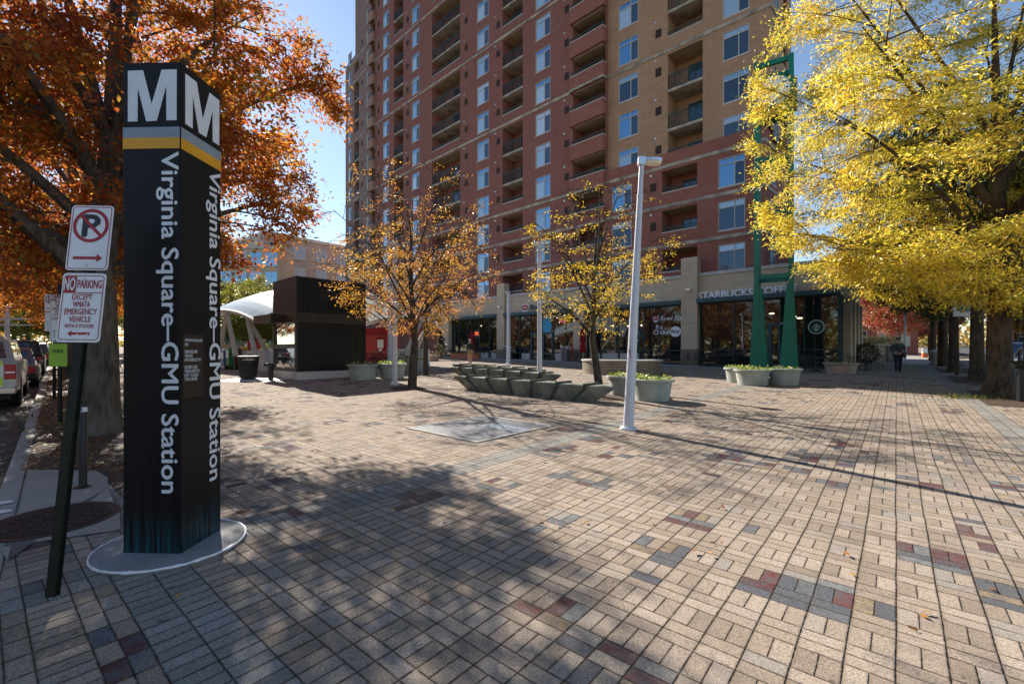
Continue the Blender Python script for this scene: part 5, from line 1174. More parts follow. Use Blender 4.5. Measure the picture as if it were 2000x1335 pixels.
for _ in range(8500):                                               # unseen foliage added behind the viewer for the glazing to mirror
    s_ = rgx.random()*215-65; x, y = -78+s_*.80+rgx.gauss(0, 2), 8-s_*.58+rgx.gauss(0, 3); k_ = .5+.5*math.sin(s_*.55); z_ = 1.5+abs(rgx.gauss(0, 4.5))*(.6+.9*k_); tl.append((x, y, gz(x, y)+z_))
o = bpy.data.objects.new('woodland', leaf_mesh('woodland', tl, 1.5, 1.0, M['leaf_mixed'], 5)); link(o); tag(o, kind='stuff')
# conical bush, clipped ball, grasses, weeds, leaf litter
def bush(name, label, cat, P, pts, size, wd, mat, seed, pot=None, group=None):
    t = thing(name, label, cat, P, 0, group); put(leaf_mesh('foliage', pts, size, wd, mat, seed, None, -.3), 'foliage', t)
    m = MB(); m.tube([(0, 0, 0), (0, 0, .6)], .04, 6); m.build('stem', M['bark_dark'], t); return t
P = Vector((PX(861, 40), 40, SL*40)); pts = []
for _ in range(2600):
    h = rgx.random()**.75; r = (1-h)*.95*(.75+.35*math.sin(h*21))*rgx.random()**.4; th = rgx.uniform(0, 6.28); pts.append((r*math.cos(th), r*math.sin(th), .45+h*2.1))
bush('cone_bush', 'brown-green cone shaped bush against the left end of the shops', 'bush', P, pts, .13, .05, M['leaf_conifer'], 3)
P = Vector((PX(1693, 31), 31, SL*31)); pts = [tuple(Vector((rgx.gauss(0, 1), rgx.gauss(0, 1), rgx.gauss(0, 1))).normalized()*rgx.uniform(.5, .75)+Vector((0, 0, .8))) for _ in range(1500)]
bush('round_bush', 'dark round clipped bush beside the corner of the coffee shop', 'bush', P, pts, .12, .07, M['leaf_conifer'], 4)
def litter(n, fn, seed):
    rg = random.Random(seed); out = []
    while len(out) < n:
        x, y = fn(rg)
        if y > .5: out.append((x, y, gz(x, y)+.015+rg.random()*.012))
    return out
lit = litter(7500, lambda g: (lambda y: (-.37-y+g.random()*1.3-.1, y))(g.uniform(5.6, 34)), 3)+litter(2600, lambda g: (lambda y: (-.62-y-abs(g.gauss(0, .45)), y))(g.uniform(4.5, 40)), 4)
lit = [(x, y, z-.13 if x+y < -.62 else z) for x, y, z in lit]
lit += litter(330, lambda g: (g.uniform(-3, 9), g.uniform(1.8, 16)), 6)+litter(420, lambda g: (lambda c: (c[0]+g.gauss(0, .8), c[1]+g.gauss(0, .7)))(g.choice([(-3.4, 16), (2.6, 13.4), (-3.6, 15.4), (-4.2, 21.6)])), 8)+litter(500, lambda g: pq(g.uniform(1.8, 3.5), g.choice([18, 27, 35])+g.gauss(0, 1.3)), 9)
me = leaf_mesh('leaf_litter', lit, .065, .042, M['leaf_litter'], 12, None, 0, 0); 
co = np.empty(len(me.vertices)*3); me.vertices.foreach_get('co', co); co = co.reshape(-1, 4, 3); base = co[:, :1, 2]; co[:, 1:, 2] = base+(co[:, 1:, 2]-base)*.22; me.vertices.foreach_set('co', co.reshape(-1)); me.update()
o = bpy.data.objects.new('leaf_litter', me); link(o); tag(o, kind='stuff')
wd = []; wax = []
for (x0, y0, sx, sy, n) in ((12.9, 12.9, .35, .2, 160), (15.0, 12.5, .4, .25, 140), (-8.0, 9.2, .5, .6, 350), (-9.5, 11, .4, .9, 300)):
    for _ in range(n): x, y = x0+rgx.gauss(0, sx), y0+rgx.gauss(0, sy); wd.append((x, y, gz(x, y))); wax.append((rgx.gauss(0, .4), rgx.gauss(0, .4), 1))
o = bpy.data.objects.new('weeds', leaf_mesh('weeds', wd, .13, .03, M['leaf_green'], 9, wax)); link(o); tag(o, kind='stuff')

# ---------------------------------------------------------------- vehicles
def outline_loft(mb, prof, w_, bev=.06, mi=0):                      # side outline in x, z made w_ wide with rounded shoulders
    cx = sum(p[0] for p in prof)/len(prof); cz_ = sum(p[1] for p in prof)/len(prof)
    def rg_(y, e): return [(x-e*(1 if x > cx else -1), y, z-e*.8*(1 if z > cz_ else -.3)) for x, z in prof]
    mb.loft([rg_(-w_/2, bev), rg_(-w_/2+bev*.4, bev*.35), rg_(-w_/2+bev*1.4, 0), rg_(w_/2-bev*1.4, 0), rg_(w_/2-bev*.4, bev*.35), rg_(w_/2, bev)], mi)
def wheel(t, x, y, r=.36, wd=.24):
    s_ = 1 if y > 0 else -1; m = MB(); pr = [(r*.62, -wd/2), (r*.93, -wd/2), (r, -wd*.32), (r, wd*.32), (r*.93, wd/2), (r*.62, wd/2)]
    n = 28; m.loft([[(x+q*math.cos(2*math.pi*i/n), y+z, r+q*math.sin(2*math.pi*i/n)) for i in range(n)] for q, z in pr]); o = m.build('wheel', M['tyre'], t, True)
    m = MB(); f = y+s_*(wd/2+.003)
    for i in range(5):
        a = 2*math.pi*i/5+.3; d = Vector((math.cos(a), 0, math.sin(a))); e = Vector((-d.z, 0, d.x)); m.obox(Vector((x, f-s_*.012, r))+d*r*.32, d*r*.30, e*r*.10, Vector((0, .012, 0)))
    m.disc((x, f-s_*.012, r), (1, 0, 0), (0, 0, 1), (0, s_, 0), r*.17, 0, .02, 16); m.torus((x, f-s_*.01, r), (0, 1, 0), r*.60, .018, 24, 5); m.build('rim', M['alu'], o, True)
def car(name, label, loc, rz, paint, L=4.7, wd=1.85, h=1.7, kind='suv', group=None):
    t = thing(name, label, 'car', loc, rz, group); sill, belt = .30, h*.58
    P = [(0.02, .42), (.0, .75), (.08, belt), (L-1.15, belt), (L-.15, belt-.14), (L, .72), (L-.02, .42), (L-.25, sill), (.25, sill)]
    if kind == 'sedan': P = [(0.02, .42), (.0, .72), (.10, belt-.02), (L-1.2, belt), (L-.15, belt-.16), (L, .66), (L-.02, .42), (L-.25, sill), (.25, sill)]
    m = MB(); outline_loft(m, P, wd, .07); body = m.build('body', paint, t, True)
    m = MB()
    for x in (.95, L-.95):
        for y in (-1, 1): m.disc((x, y*(wd/2-.028), .38), (1, 0, 0), (0, 0, 1), (0, y, 0), .43, 0, .03, 26)
    m.build('wheel_arch', M['blackmatt'], t)
    x0, x1, x2, x3 = (.12, .34, L-2.35, L-1.35) if kind == 'suv' else (.75, 1.35, L-2.3, L-1.35)
    g = MB(); a = wd/2-.09; b = wd/2-.24
    g.loft([[(x0, -a, belt-.03), (x3, -a, belt-.03), (x3, a, belt-.03), (x0, a, belt-.03)], [(x1-.05, -b, h-.06), (x2+.08, -b, h-.06), (x2+.08, b, h-.06), (x1-.05, b, h-.06)], [(x1+.1, -b+.12, h), (x2-.1, -b+.12, h), (x2-.1, b-.12, h), (x1+.1, b-.12, h)]]); g.build('cabin', paint, t, True)
    w_ = MB()
    def lerp3(p, q, u): return tuple(p[i]+(q[i]-p[i])*u for i in range(3))
    for y in (-1, 1):
        A0, A1, B0_, B1_ = (x0, y*a, belt-.03), (x3, y*a, belt-.03), (x1-.05, y*b, h-.06), (x2+.08, y*b, h-.06)
        for u0, u1 in ((.07, .46), (.50, .93)):
            q = [lerp3(lerp3(A0, A1, u), lerp3(B0_, B1_, u), v) for u, v in ((u0, .10), (u1, .10), (u1, .9), (u0, .9))]; w_.quad(*[(x, yy+y*.006, z+.002) for x, yy, z in (q if y < 0 else q[::-1])])
    q = [((x0+(x1-.05-x0)*v)-.008, s_*(a+(b-a)*v-.10), belt-.03+(h-.03-belt)*v) for s_, v in ((1, .14), (-1, .14), (-1, .86), (1, .86))]; w_.quad(*q)
    q = [((x3+(x2+.08-x3)*v)+.008, s_*(a+(b-a)*v-.10), belt-.03+(h-.03-belt)*v) for s_, v in ((-1, .14), (1, .14), (1, .88), (-1, .88))]; w_.quad(*q); w_.build('window', M['pane_dark'], t)
    for y in (-1, 1):
        m = MB(); m.bbox(-.03, .10, y*(wd/2-.20)-.13, y*(wd/2-.20)+.13, belt-.34, belt-.08, .02); m.build('tail_light', M['signred'], t)
        m = MB(); m.bbox(L-.22, L-.02, y*(wd/2-.30)-.16, y*(wd/2-.30)+.16, .62, .78, .02); m.build('headlight', M['alu'], t)
    m = MB(); m.bbox(-.07, .25, -wd/2+.06, wd/2-.06, .36, .58, .03); m.bbox(L-.25, L+.05, -wd/2+.06, wd/2-.06, .34, .56, .03); m.build('bumper', M['blackmatt'], t)
    m = MB(); m.box(-.022, -.005, -.26, .26, .66, .80); m.build('number_plate', M['signwhite'], t)
    for x in (.95, L-.95):
        for y in (-1, 1): wheel(t, x, y*(wd/2-.12))
    for y in (-1, 1): m = MB(); m.bbox(x3-.35, x3-.2, y*(wd/2+.03)-.09, y*(wd/2+.03)+.09, belt+.02, belt+.17, .03); m.build('mirror', paint, t)
    return t
def paint(n, c, metal=.0): 
    t = NT(n); b = t.bsdf(t.mix(t.ramp(t.noise(t.obj(), 2, 4), [(.3, 0), (.8, .25)]), c, tuple(x*.6 for x in c)), .28, metal, .5); b.inputs['Coat Weight'].default_value = .6; b.inputs['Coat Roughness'].default_value = .06; return t.m
silver, darkp, whitep, greyp = paint('silver_paint', (.42, .43, .45), .35), paint('black_paint', (.012, .013, .016)), paint('white_paint', (.6, .62, .64)), paint('grey_paint', (.12, .13, .15), .3)
HD = R(135)
def road(x, y): return Vector((x, y, gz(x, y)-.14))
# the silver service pickup at the left edge
tk = thing('pickup_truck', 'silver service pickup with lime stripes and red tail lights, cut by the left edge', 'truck', road(-13.35, 10.95), HD)
wd_ = 2.0
m = MB(); outline_loft(m, [(0.02, .62), (.0, 1.15), (.05, 1.30), (4.3, 1.30), (5.5, 1.22), (5.8, 1.02), (5.82, .62), (5.5, .48), (.3, .50)], wd_, .07); m.build('body', silver, tk, True)
m = MB(); m.loft([[(.03, -.93, 1.28), (4.05, -.93, 1.28), (4.05, .93, 1.28), (.03, .93, 1.28)], [(.22, -.83, 1.80), (3.4, -.83, 1.80), (3.4, .83, 1.80), (.22, .83, 1.80)], [(.40, -.70, 1.90), (3.2, -.70, 1.90), (3.2, .70, 1.90), (.40, .70, 1.90)]]); m.build('cab_and_cap', silver, tk, True)
m = MB(); m.quad(*[(.03+.19*v-.012, s_*(.80-.08*v), 1.28+.52*v) for s_, v in ((1, .12), (-1, .12), (-1, .92), (1, .92))])
for y in (-1, 1):
    for (u0, u1) in ((.1, 1.6), (2.0, 2.9), (3.0, 3.55)):
        q = [(u, y*(.93-.10*v+.006), 1.28+.52*v) for u, v in ((u0+.12, .14), (u1, .14), (u1-.05, .86), (u0+.2, .86))]; m.quad(*(q if y < 0 else q[::-1]))
m.build('window', glassy('truck_glass', (.03, .08, .11), .35), tk)
for y in (-1, 1):
    m = MB(); m.bbox(-.025, .12, y*.86-.10, y*.86+.10, .80, 1.18, .015); o = m.build('tail_light', M['signred'], tk); m = MB(); m.box(-.028, -.024, y*.86-.085, y*.86+.085, .96, 1.0); m.build('reversing_lamp', M['signwhite'], o)
lim = plain('lime_stripe', (.55, .72, .02), .35)
m = MB(); m.box(-.012, .004, -.735, .735, .62, 1.27); tg_ = m.build('tailgate', silver, tk); m = MB()
m.box(-.016, -.012, -.73, .73, 1.15, 1.26); m.slab((-.0125, 0, 0), (0, -1, 0), (0, 0, 1), (-1, 0, 0), [(-.73, .64), (.73, .64), (.73, .84), (0, 1.02), (-.73, .84)], 0, .004); m.build('stripe', lim, tg_)
m = MB(); m.text('57', (-.014, 0, 0), (0, -1, 0), (0, 0, 1), (-1, 0, 0), .42, 1.03, .2, .10, bold=.02, shear=.2, d=.004); m.build('lettering', M['signblack'], tg_)
m = MB(); m.bbox(-.18, .10, -.98, .98, .42, .62, .04); m.build('bumper', M['chrome'], tk, True)
m = MB()
for x in (1.35, 4.85):
    for y in (-1, 1): m.disc((x, y*(wd_/2-.028), .43), (1, 0, 0), (0, 0, 1), (0, y, 0), .50, 0, .03, 28)
m.box(.2, 5.5, -.85, .85, .28, .5); m.build('wheel_arch', M['blackmatt'], tk)
for x in (1.35, 4.85):
    for y in (-1, 1): wheel(tk, x, y*(wd_/2-.12), .41, .27)
car('parked_suv', 'black parked estate car ahead of the silver pickup at the kerb', road(-24.4, 22.4), HD, darkp, 4.8, 1.95, 1.85)
car('parked_car', 'dark grey parked car just in front of the pickup', road(-18.4, 16.4), HD, greyp, 4.5, 1.85, 1.55, 'sedan')
for i, (x, y, p_, k, lb, rz) in enumerate(((-31, 29.3, greyp, 'suv', 'grey parked car ahead of the black estate', HD), (-37.5, 35.8, whitep, 'sedan', 'white parked car far along the kerb', HD), (-67, 63.5, whitep, 'suv', 'white car driving towards us far down the left street', R(-45)), (-83, 80, silver, 'sedan', 'silver car farthest down the left street', R(-45)), (-45, 43, darkp, 'suv', 'black parked car at the end of the kerb row', HD))):
    car('parked_car', lb, road(x, y), rz, p_, kind=k, h=1.7 if k == 'suv' else 1.45)
RH = math.atan2(U2.y, U2.x)
for i, (p, q, p_, k, lb) in enumerate(((6.6, 22.0, paint('red_paint', (.25, .02, .02)), 'suv', 'dark red car parked behind the golden oak at the right edge'), (6.6, 40, whitep, 'sedan', 'white car on the right street beyond the second oak'), (6.6, 48, greyp, 'suv', 'grey car on the right street between the oak trunks'), (10.5, 60, whitep, 'suv', 'pale car far along the right street'), (10.5, 46, silver, 'sedan', 'silver car across the right street'))):
    x, y = pq(p, q); car('parked_car', lb, road(x, y), RH, p_, kind=k, h=1.7 if k == 'suv' else 1.45)
# ---------------------------------------------------------------- people
def skin_mesh(name, J, E, mat, sub=1):
    """grow one continuous surface round a skeleton of joints (position, radius)"""
    me = bpy.data.meshes.new(name); names = list(J); me.from_pydata([J[k][0] for k in names], [(names.index(a), names.index(b)) for a, b in E], [])
    o = bpy.data.objects.new(name, me); COL.objects.link(o); md = o.modifiers.new('s', 'SKIN'); md.use_smooth_shade = True
    for i, k in enumerate(names):
        r = J[k][1]; me.skin_vertices[0].data[i].radius = r if hasattr(r, '__len__') else (r, r)
    me.skin_vertices[0].data[0].use_root = True
    s_ = o.modifiers.new('u', 'SUBSURF'); s_.levels = sub; s_.render_levels = sub
    dg = bpy.context.evaluated_depsgraph_get(); out = bpy.data.meshes.new_from_object(o.evaluated_get(dg)); bpy.data.objects.remove(o)
    out.materials.clear(); out.materials.append(mat); out.name = name; return out
def person(label, loc, rz, top, legs, hair, shoes, pose='walk', coat=.0, h=1.76, hairy=True, toplen=.93):
    """faces local -y; z up; feet on the ground"""
    t = thing('person', label, 'person', loc, rz); k = h/1.76; V = lambda x, y, z: Vector((x*k, y*k, z*k))
    st = {'walk': (.16, -.18), 'stand': (.02, -.03)}[pose]
    J = {}; J['pel'] = (V(0, 0, .95), (.135*k, .10*k)); J['waist'] = (V(0, 0, 1.12), (.125*k, .09*k)); J['chest'] = (V(0, -.01, 1.32), (.155*k, .105*k)); J['neck0'] = (V(0, .0, 1.47), (.065*k, .065*k)); J['neck'] = (V(0, -.01, 1.53), (.052*k, .055*k))
    J['head'] = (V(0, -.03, 1.62), (.075*k, .09*k)); J['crown'] = (V(0, -.015, 1.70), (.072*k, .085*k))
    E = [('pel', 'waist'), ('waist', 'chest'), ('chest', 'neck0'), ('neck0', 'neck'), ('neck', 'head'), ('head', 'crown')]
    for s_, n in ((-1, 'r'), (1, 'l')):
        f = st[0] if s_ < 0 else st[1]
        J['hip'+n] = (V(s_*.095, 0, .88), .088*k); J['knee'+n] = (V(s_*.10, -f*.55-.03, .50), .060*k); J['ank'+n] = (V(s_*.10, -f*1.05+.02, .10), .042*k); J['toe'+n] = (V(s_*.12, -f*1.05-.14, .045), (.042*k, .03*k))
        E += [('pel', 'hip'+n), ('hip'+n, 'knee'+n), ('knee'+n, 'ank'+n), ('ank'+n, 'toe'+n)]
        J['sho'+n] = (V(s_*.185, .0, 1.42), .062*k)
        if pose == 'walk': el, wr = V(s_*.27, .05, 1.17), V(s_*.15, -.20, 1.10)      # hands held in front
        else: el, wr = V(s_*.25, .04, 1.14), V(s_*.24, -.06, .90)
        J['elb'+n] = (el, .046*k); J['wri'+n] = (wr, .030*k); d = (wr-el).normalized(); J['palm'+n] = (wr+d*.075*k, (.040*k, .018*k))
        E += [('chest', 'sho'+n), ('sho'+n, 'elb'+n), ('elb'+n, 'wri'+n), ('wri'+n, 'palm'+n)]
        sd_ = d.cross(Vector((0, 0, 1))).normalized() if abs(d.z) < .9 else Vector((0, 1, 0))
        for i in range(4):
            b = wr+d*.11*k+sd_*(i-1.5)*.019*k; e = b+d*(.055-.008*abs(i-1.4))*k+Vector((0, -.012, -.012))*k; J[f'f{i}{n}'] = (b, .0095*k); J[f'g{i}{n}'] = (e, .0075*k); E += [('palm'+n, f'f{i}{n}'), (f'f{i}{n}', f'g{i}{n}')]
        J['th'+n] = (wr+d*.05*k-sd_*.045*k, .010*k); J['tt'+n] = (wr+d*.09*k-sd_*.055*k, .008*k); E += [('palm'+n, 'th'+n), ('th'+n, 'tt'+n)]
    J['nose'] = (V(0, -.135, 1.615), .014*k); E.append(('head', 'nose'))
    J['chin'] = (V(0, -.09, 1.555), (.035*k, .03*k)); E.append(('head', 'chin'))
    put(skin_mesh('body', J, E, M['skin']), 'body', t)
    def cloth(nm, keys, ed, grow, mat):
        q = {}
        for a in keys: r = J[a][1]; q[a] = (J[a][0], tuple(x+grow*k for x in r) if hasattr(r, '__len__') else r+grow*k)
        return put(skin_mesh(nm, q, ed, mat), nm, t)
    cl = ['chest', 'waist', 'pel', 'neck0']+[a+n for n in 'rl' for a in ('sho', 'elb', 'wri')]; ce = [('chest', 'waist'), ('waist', 'pel'), ('chest', 'neck0')]+[(a, b) for n in 'rl' for a, b in (('chest', 'sho'+n), ('sho'+n, 'elb'+n), ('elb'+n, 'wri'+n))]
    cloth('jacket', cl, ce, .024, top)
    cloth('trousers', ['pel']+[a+n for n in 'rl' for a in ('hip', 'knee', 'ank')], [('pel', 'hip'+n) for n in 'rl']+[(a+n, b+n) for n in 'rl' for a, b in (('hip', 'knee'), ('knee', 'ank'))], .020, legs)
    for n in 'rl': cloth('shoe', ['ank'+n, 'toe'+n], [('ank'+n, 'toe'+n)], .012, shoes)
    m = MB(); c = J['crown'][0]; m.sphere((c.x, c.y+.018*k, c.z+.012*k), .088*k, .103*k, .085*k, 14, 9); m.build('hair', hair, t, True)
    for s_ in (-1, 1):
        m = MB(); m.sphere(tuple(V(s_*.083, -.015, 1.62)), .012*k, .022*k, .032*k, 8, 6); m.build('ear', M['skin'], t, True)
        m = MB(); m.sphere(tuple(V(s_*.032, -.112, 1.645)), .011*k, .008*k, .008*k, 8, 6); m.build('eye', M['signblack'], t, True)
    m = MB(); m.sphere(tuple(V(0, -.113, 1.572)), .025*k, .008*k, .007*k, 8, 6); m.build('mouth', M.setdefault('lip', plain('lip', (.3, .1, .09), .6)), t, True)
    return t
khaki = noisy('khaki_cloth', (.40, .25, .12), .9, .15, 8); dkcloth = noisy('dark_cloth', (.020, .021, .024), .9, .3, 6); greyhair = noisy('grey_hair', (.40, .38, .36), .8, .2, 20); dkhair = noisy('dark_hair', (.015, .012, .010), .7, .2, 20)
greycloth = noisy('grey_green_cloth', (.075, .085, .085), .9, .3, 6); navy = noisy('navy_denim', (.018, .022, .038), .9, .2, 10); hivis = noisy('hi_vis_cloth', (.55, .75, .10), .8, .15, 6)
person('grey haired man in a dark jacket and khaki trousers walking by the benches', (PX(918, 33.6), 33.6, SL*33.6), R(35), dkcloth, khaki, greyhair, M['black'], 'stand')
pm_ = person('man in a grey jacket and dark jeans walking towards us on the right', (*GP(1754, 729).xy, gz(0, GP(1754, 729).y)), R(-28), greycloth, navy, dkhair, M['black'], 'walk', h=1.8)
m = MB(); m.tube([(-.16, -.13, 1.46), (0, -.17, 1.28), (.17, -.14, 1.08)], .022, 6); m.bbox(.12, .32, -.10, .14, .80, 1.10, .04); o = m.build('shoulder_bag', M['black']); o.location = pm_.location; o.rotation_euler = pm_.rotation_euler; tag(o, 'black shoulder bag carried by the man walking on the right', 'bag')
person('worker in a lime hi-vis jacket behind the white utility box', (PX(516, 30), 30, SL*30), R(10), hivis, navy, greyhair, M['black'], 'stand')
person('person in dark clothes far along the right pavement', (PX(1775, 58), 58, SL*58), R(-30), dkcloth, navy, dkhair, M['black'], 'walk')

# ---------------------------------------------------------------- tables, chairs, parasols, bins by the shops
def chair_root(name, label, loc, rz):
    t = thing(name, label, 'chair', loc, rz, 'black metal cafe chairs'); m = MB(); m.bbox(-.21, .21, -.21, .21, .43, .455, .01); m.build('seat', M['black'], t)
    m = MB(); 
    for i in range(7): m.tube([(-.18+i*.06, .20, .45), (-.18+i*.06, .235, .86)], .006, 4)
    m.tube([(-.20, .20, .43), (-.20, .24, .88), (.20, .24, .88), (.20, .20, .43)], .012, 5); m.build('backrest', M['black'], t)
    for x in (-1, 1):
        for y in (-1, 1): m = MB(); m.tube([(x*.19, y*.19, .44), (x*.21, y*.22, 0)], .012, 5); m.build('leg', M['black'], t)
    for x in (-1, 1): m = MB(); m.tube([(x*.2, .22, .68), (x*.22, -.12, .67), (x*.21, -.17, .44)], .011, 5); m.build('armrest', M['black'], t)
    return t
def table_root(name, label, loc):
    t = thing(name, label, 'table', loc, 0, 'black cafe tables'); m = MB(); m.lathe([(.36, .71), (.37, .72), (.37, .735), (.36, .745)], n=28); m.build('table_top', M['black'], t)
    m = MB(); m.tube([(0, 0, .02), (0, 0, .71)], .03, 8); m.build('column', M['black'], t)
    m = MB(); [m.tube([(0, 0, .06), (.28*math.cos(a), .28*math.sin(a), .015)], .02, 5) for a in (0, 1.57, 3.14, 4.71)]; m.build('foot', M['black'], t); return t
tabs = [(1172-20, 1.3), (1397, 1.3), (1424, 1.2), (1600, 1.3), (1612, 2.4), (1690, 0)]
names_t = ['black cafe table beside the red parasol', 'black cafe table at the left end of the coffee shop glass', 'black cafe table left of the green clock tower', 'black cafe table right of the green clock tower', 'black cafe table between the clock tower and the tan planter', 'pale topped table at the coffee shop corner']
short_t = ['table beside the red parasol', 'table by the coffee shop pillar', 'table just left of the clock tower', 'table just right of the clock tower', 'table by the low tan planter', 'pale table at the coffee shop corner']
T0 = C0 = None; rc = random.Random(4); side = ['left', 'right', 'near']
for i, (px, off) in enumerate(tabs):
    p = ST(px, off) if px < 1650 else Vector((PX(px, 25.8), 25.8)); P = Vector((p.x, p.y, gz(0, p.y)))
    if T0 is None: T0 = table_root('cafe_table', names_t[i], P)
    else: dup(T0, P, 0, names_t[i])
    for j, a in enumerate((200, -20, 95)):
        a2_ = R(a+rc.uniform(-20, 20)); Q = P+Vector((math.cos(a2_), math.sin(a2_), 0))*.62; Q.z = gz(0, Q.y); rz_ = a2_-R(90); lb_ = f"black chair on the {side[j] if j < 2 else 'far'} side of the {short_t[i]}"
        if C0 is None: C0 = chair_root('cafe_chair', lb_, Q, rz_)
        else: dup(C0, Q, rz_, lb_)
for px, off, lb_ in ((1350, 1.0, 'single black chair against the tan pillar left of the coffee shop'), (1441, 1.5, 'black chair just left of the green clock tower legs'), (1320, .9, 'black chair behind the stone basin by the poster window'), (1010, 1.0, 'black chair near the litter bin at the second shop'), (958, 1.2, 'black chair in front of the left shop window')):
    p = ST(px, off); dup(C0, (p.x, p.y, gz(0, p.y)), rc.uniform(0, 6), lb_)
dup(T0, (*ST(944, 1.4), gz(0, ST(944, 1.4).y)), 0, 'black cafe table under the left red parasol')
def parasol(label, px, off, H):
    p = ST(px, off); t = thing('parasol', label, 'parasol', (p.x, p.y, gz(0, p.y)), 0, 'closed red parasols'); m = MB(); n = 16
    m.loft([[((r*(1+.22*math.cos(i*2*math.pi*8/n)))*math.cos(2*math.pi*i/n), (r*(1+.22*math.cos(i*2*math.pi*8/n)))*math.sin(2*math.pi*i/n), z) for i in range(n)] for r, z in ((.16, .75), (.22, .95), (.19, 1.35), (.11, 1.45), (.20, 1.6), (.17, H-.35), (.05, H))]); m.build('canopy', M['red_cloth'], t, True)
    m = MB(); m.tube([(0, 0, 0), (0, 0, H+.05)], .022, 8); m.build('pole', M['alu'], t); m = MB(); m.lathe([(.3, 0), (.3, .06), (.06, .1)], n=20); m.build('base', M['black'], t)
parasol('closed red parasol between the second and third shop', 1153, 1.1, 2.75); parasol('closed red parasol in front of the left shop window', 940, 1.3, 2.65)
def wbin(label, px, off):
    p = ST(px, off); t = thing('litter_bin', label, 'bin', (p.x, p.y, gz(0, p.y)), R(-42), 'brown bins by the shops'); m = MB(); m.bbox(-.3, .3, -.3, .3, 0, .95, .03); m.build('body', M.setdefault('binb', noisy('brown_bin', (.16, .13, .12), .7, .15, 3)), t)
    m = MB(); m.bbox(-.34, .34, -.34, .34, .96, 1.22, .06); m.build('lid', M['frame'], t); m = MB(); m.box(-.2, .2, -.345, -.335, 1.02, 1.14); m.build('opening', M['black'], t)
wbin('brown litter bin with a grey lid left of the second shop door', 1003, .8); wbin('brown litter bin with a grey lid right of the second shop door', 1118, .9)
for i, (px, lb_) in enumerate(((862, 'leftmost long terracotta flower trough before the shops'), (889, 'second terracotta flower trough, left of the man in khaki trousers'), (936, 'third terracotta flower trough, right of the man in khaki trousers'), (962, 'rightmost short terracotta flower trough'))):
    p = ST(px, 2.7); t = thing('flower_trough', lb_, 'planter', (p.x, p.y, gz(0, p.y)), math.atan2(st_r.y, st_r.x), 'terracotta flower troughs'); L = 1.05 if i < 3 else .9
    m = MB(); m.loft([[(-L*e, -.2*e, z), (L*e, -.2*e, z), (L*e, .2*e, z), (-L*e, .2*e, z)] for e, z in ((.95, 0), (1, .42), (1.02, .43), (1.02, .48))]); m.build('box', M['terracotta'], t)
    pts = [(rgx.uniform(-L, L)*.95, rgx.uniform(-.18, .18), .48+rgx.random()*.12) for _ in range(160)]; put(leaf_mesh('plants', pts, .09, .06, M['leaf_mixed'], i), 'plants', t)

# ---------------------------------------------------------------- bicycles at the canopy wall
def bike_root(label, loc, rz):
    t = thing('bicycle', label, 'bicycle', loc, rz, 'bicycles parked at the canopy wall')
    for x in (-.52, .52):
        m = MB(); m.torus((x, 0, .34), (0, 1, 0), .32, .022, 24, 5)
        for i in range(9): a = 2*math.pi*i/9; m.bar((x, 0, .34), (x+.31*math.cos(a), 0, .34+.31*math.sin(a)), .004, 3)
        m.build('wheel', M['tyre'], t)
    m = MB(); A_, B_, C_, D_ = (-.52, 0, .34), (-.10, 0, .30), (-.20, 0, .82), (.36, 0, .78)
    for a, b in ((A_, B_), (A_, C_), (B_, C_), (B_, D_), (C_, D_), (D_, (.52, 0, .34))): m.bar(a, b, .018, 6)
    m.bar(C_, (-.22, 0, .92), .014, 6); m.bar(D_, (.33, 0, .98), .014, 6); m.build('frame', M['black'], t)
    m = MB(); m.bbox(-.34, -.10, -.07, .07, .92, .97, .02); m.build('saddle', M['blackmatt'], t)
    m = MB(); m.tube([(.42, -.27, .99), (.33, -.08, .99), (.33, .08, .99), (.42, .27, .99)], .012, 6); m.build('handlebar', M['alu'], t); return t
K0 = None
for i, (px, Y, rz_) in enumerate(((722, 27.5, .9), (732, 27.8, .8), (741, 27.6, 1.0), (749, 27.9, .7), (778, 28.4, .8), (787, 28.6, 1.0), (226, 24, .4), (236, 24.6, .5))):
    lb_ = ['leftmost bicycle by the canopy wall, half behind the kiosk', 'second bicycle from the kiosk at the canopy wall', 'third bicycle from the kiosk at the canopy wall', 'fourth bicycle from the kiosk, left of the thin lamp post', 'bicycle just right of the white lamp post', 'bicycle left of the bare orange tree trunk', 'bicycle seen in the gap left of the station pylon', 'bicycle half hidden by the left edge of the station pylon'][i]
    P = Vector((PX(px, Y), Y, SL*Y))
    if K0 is None: K0 = bike_root(lb_, P, rz_)
    else: dup(K0, P, rz_, lb_)

# ---------------------------------------------------------------- right side street furniture
def at(px, Y): return Vector((PX(px, Y), Y, SL*Y))
def board(O, t, w_, h, draw, mats, z):
    m = MB(); m.bbox(-w_/2, w_/2, -.03, .03, z, z+h, .01); o = m.build('board', mats[0], t); m = MB(); draw(m, Vector((0, -.031, z+h/2))); m.build('legend', mats, o)
t = thing('shop_sign', 'white board with a green leaf emblem on two posts between the shaded oaks', 'sign', at(1889, 21.5), R(-25))
def dleaf(m, O):
    m.slab(O, X3, Z3, Y3n, [(x*.9-.12, y*.9) for x, y in [(-.34, .18), (-.30, .05), (-.15, -.12), (.10, -.16), (.26, -.10), (.30, .02), (.20, .10), (.0, .13), (-.16, .20)]], 0, .004, 4)
    for i in range(5): m.slab(O, X3, Z3, Y3n, [(-.30+i*.10, -.02-i*.008), (-.27+i*.10, -.02-i*.008), (-.18+i*.10, -.12), (-.21+i*.10, -.12)], .005, .007, 0)
    m.slab(O, X3, Z3, Y3n, [(.30, -.1), (.38, -.1), (.40, .2), (.32, .2)], 0, .004, 4)
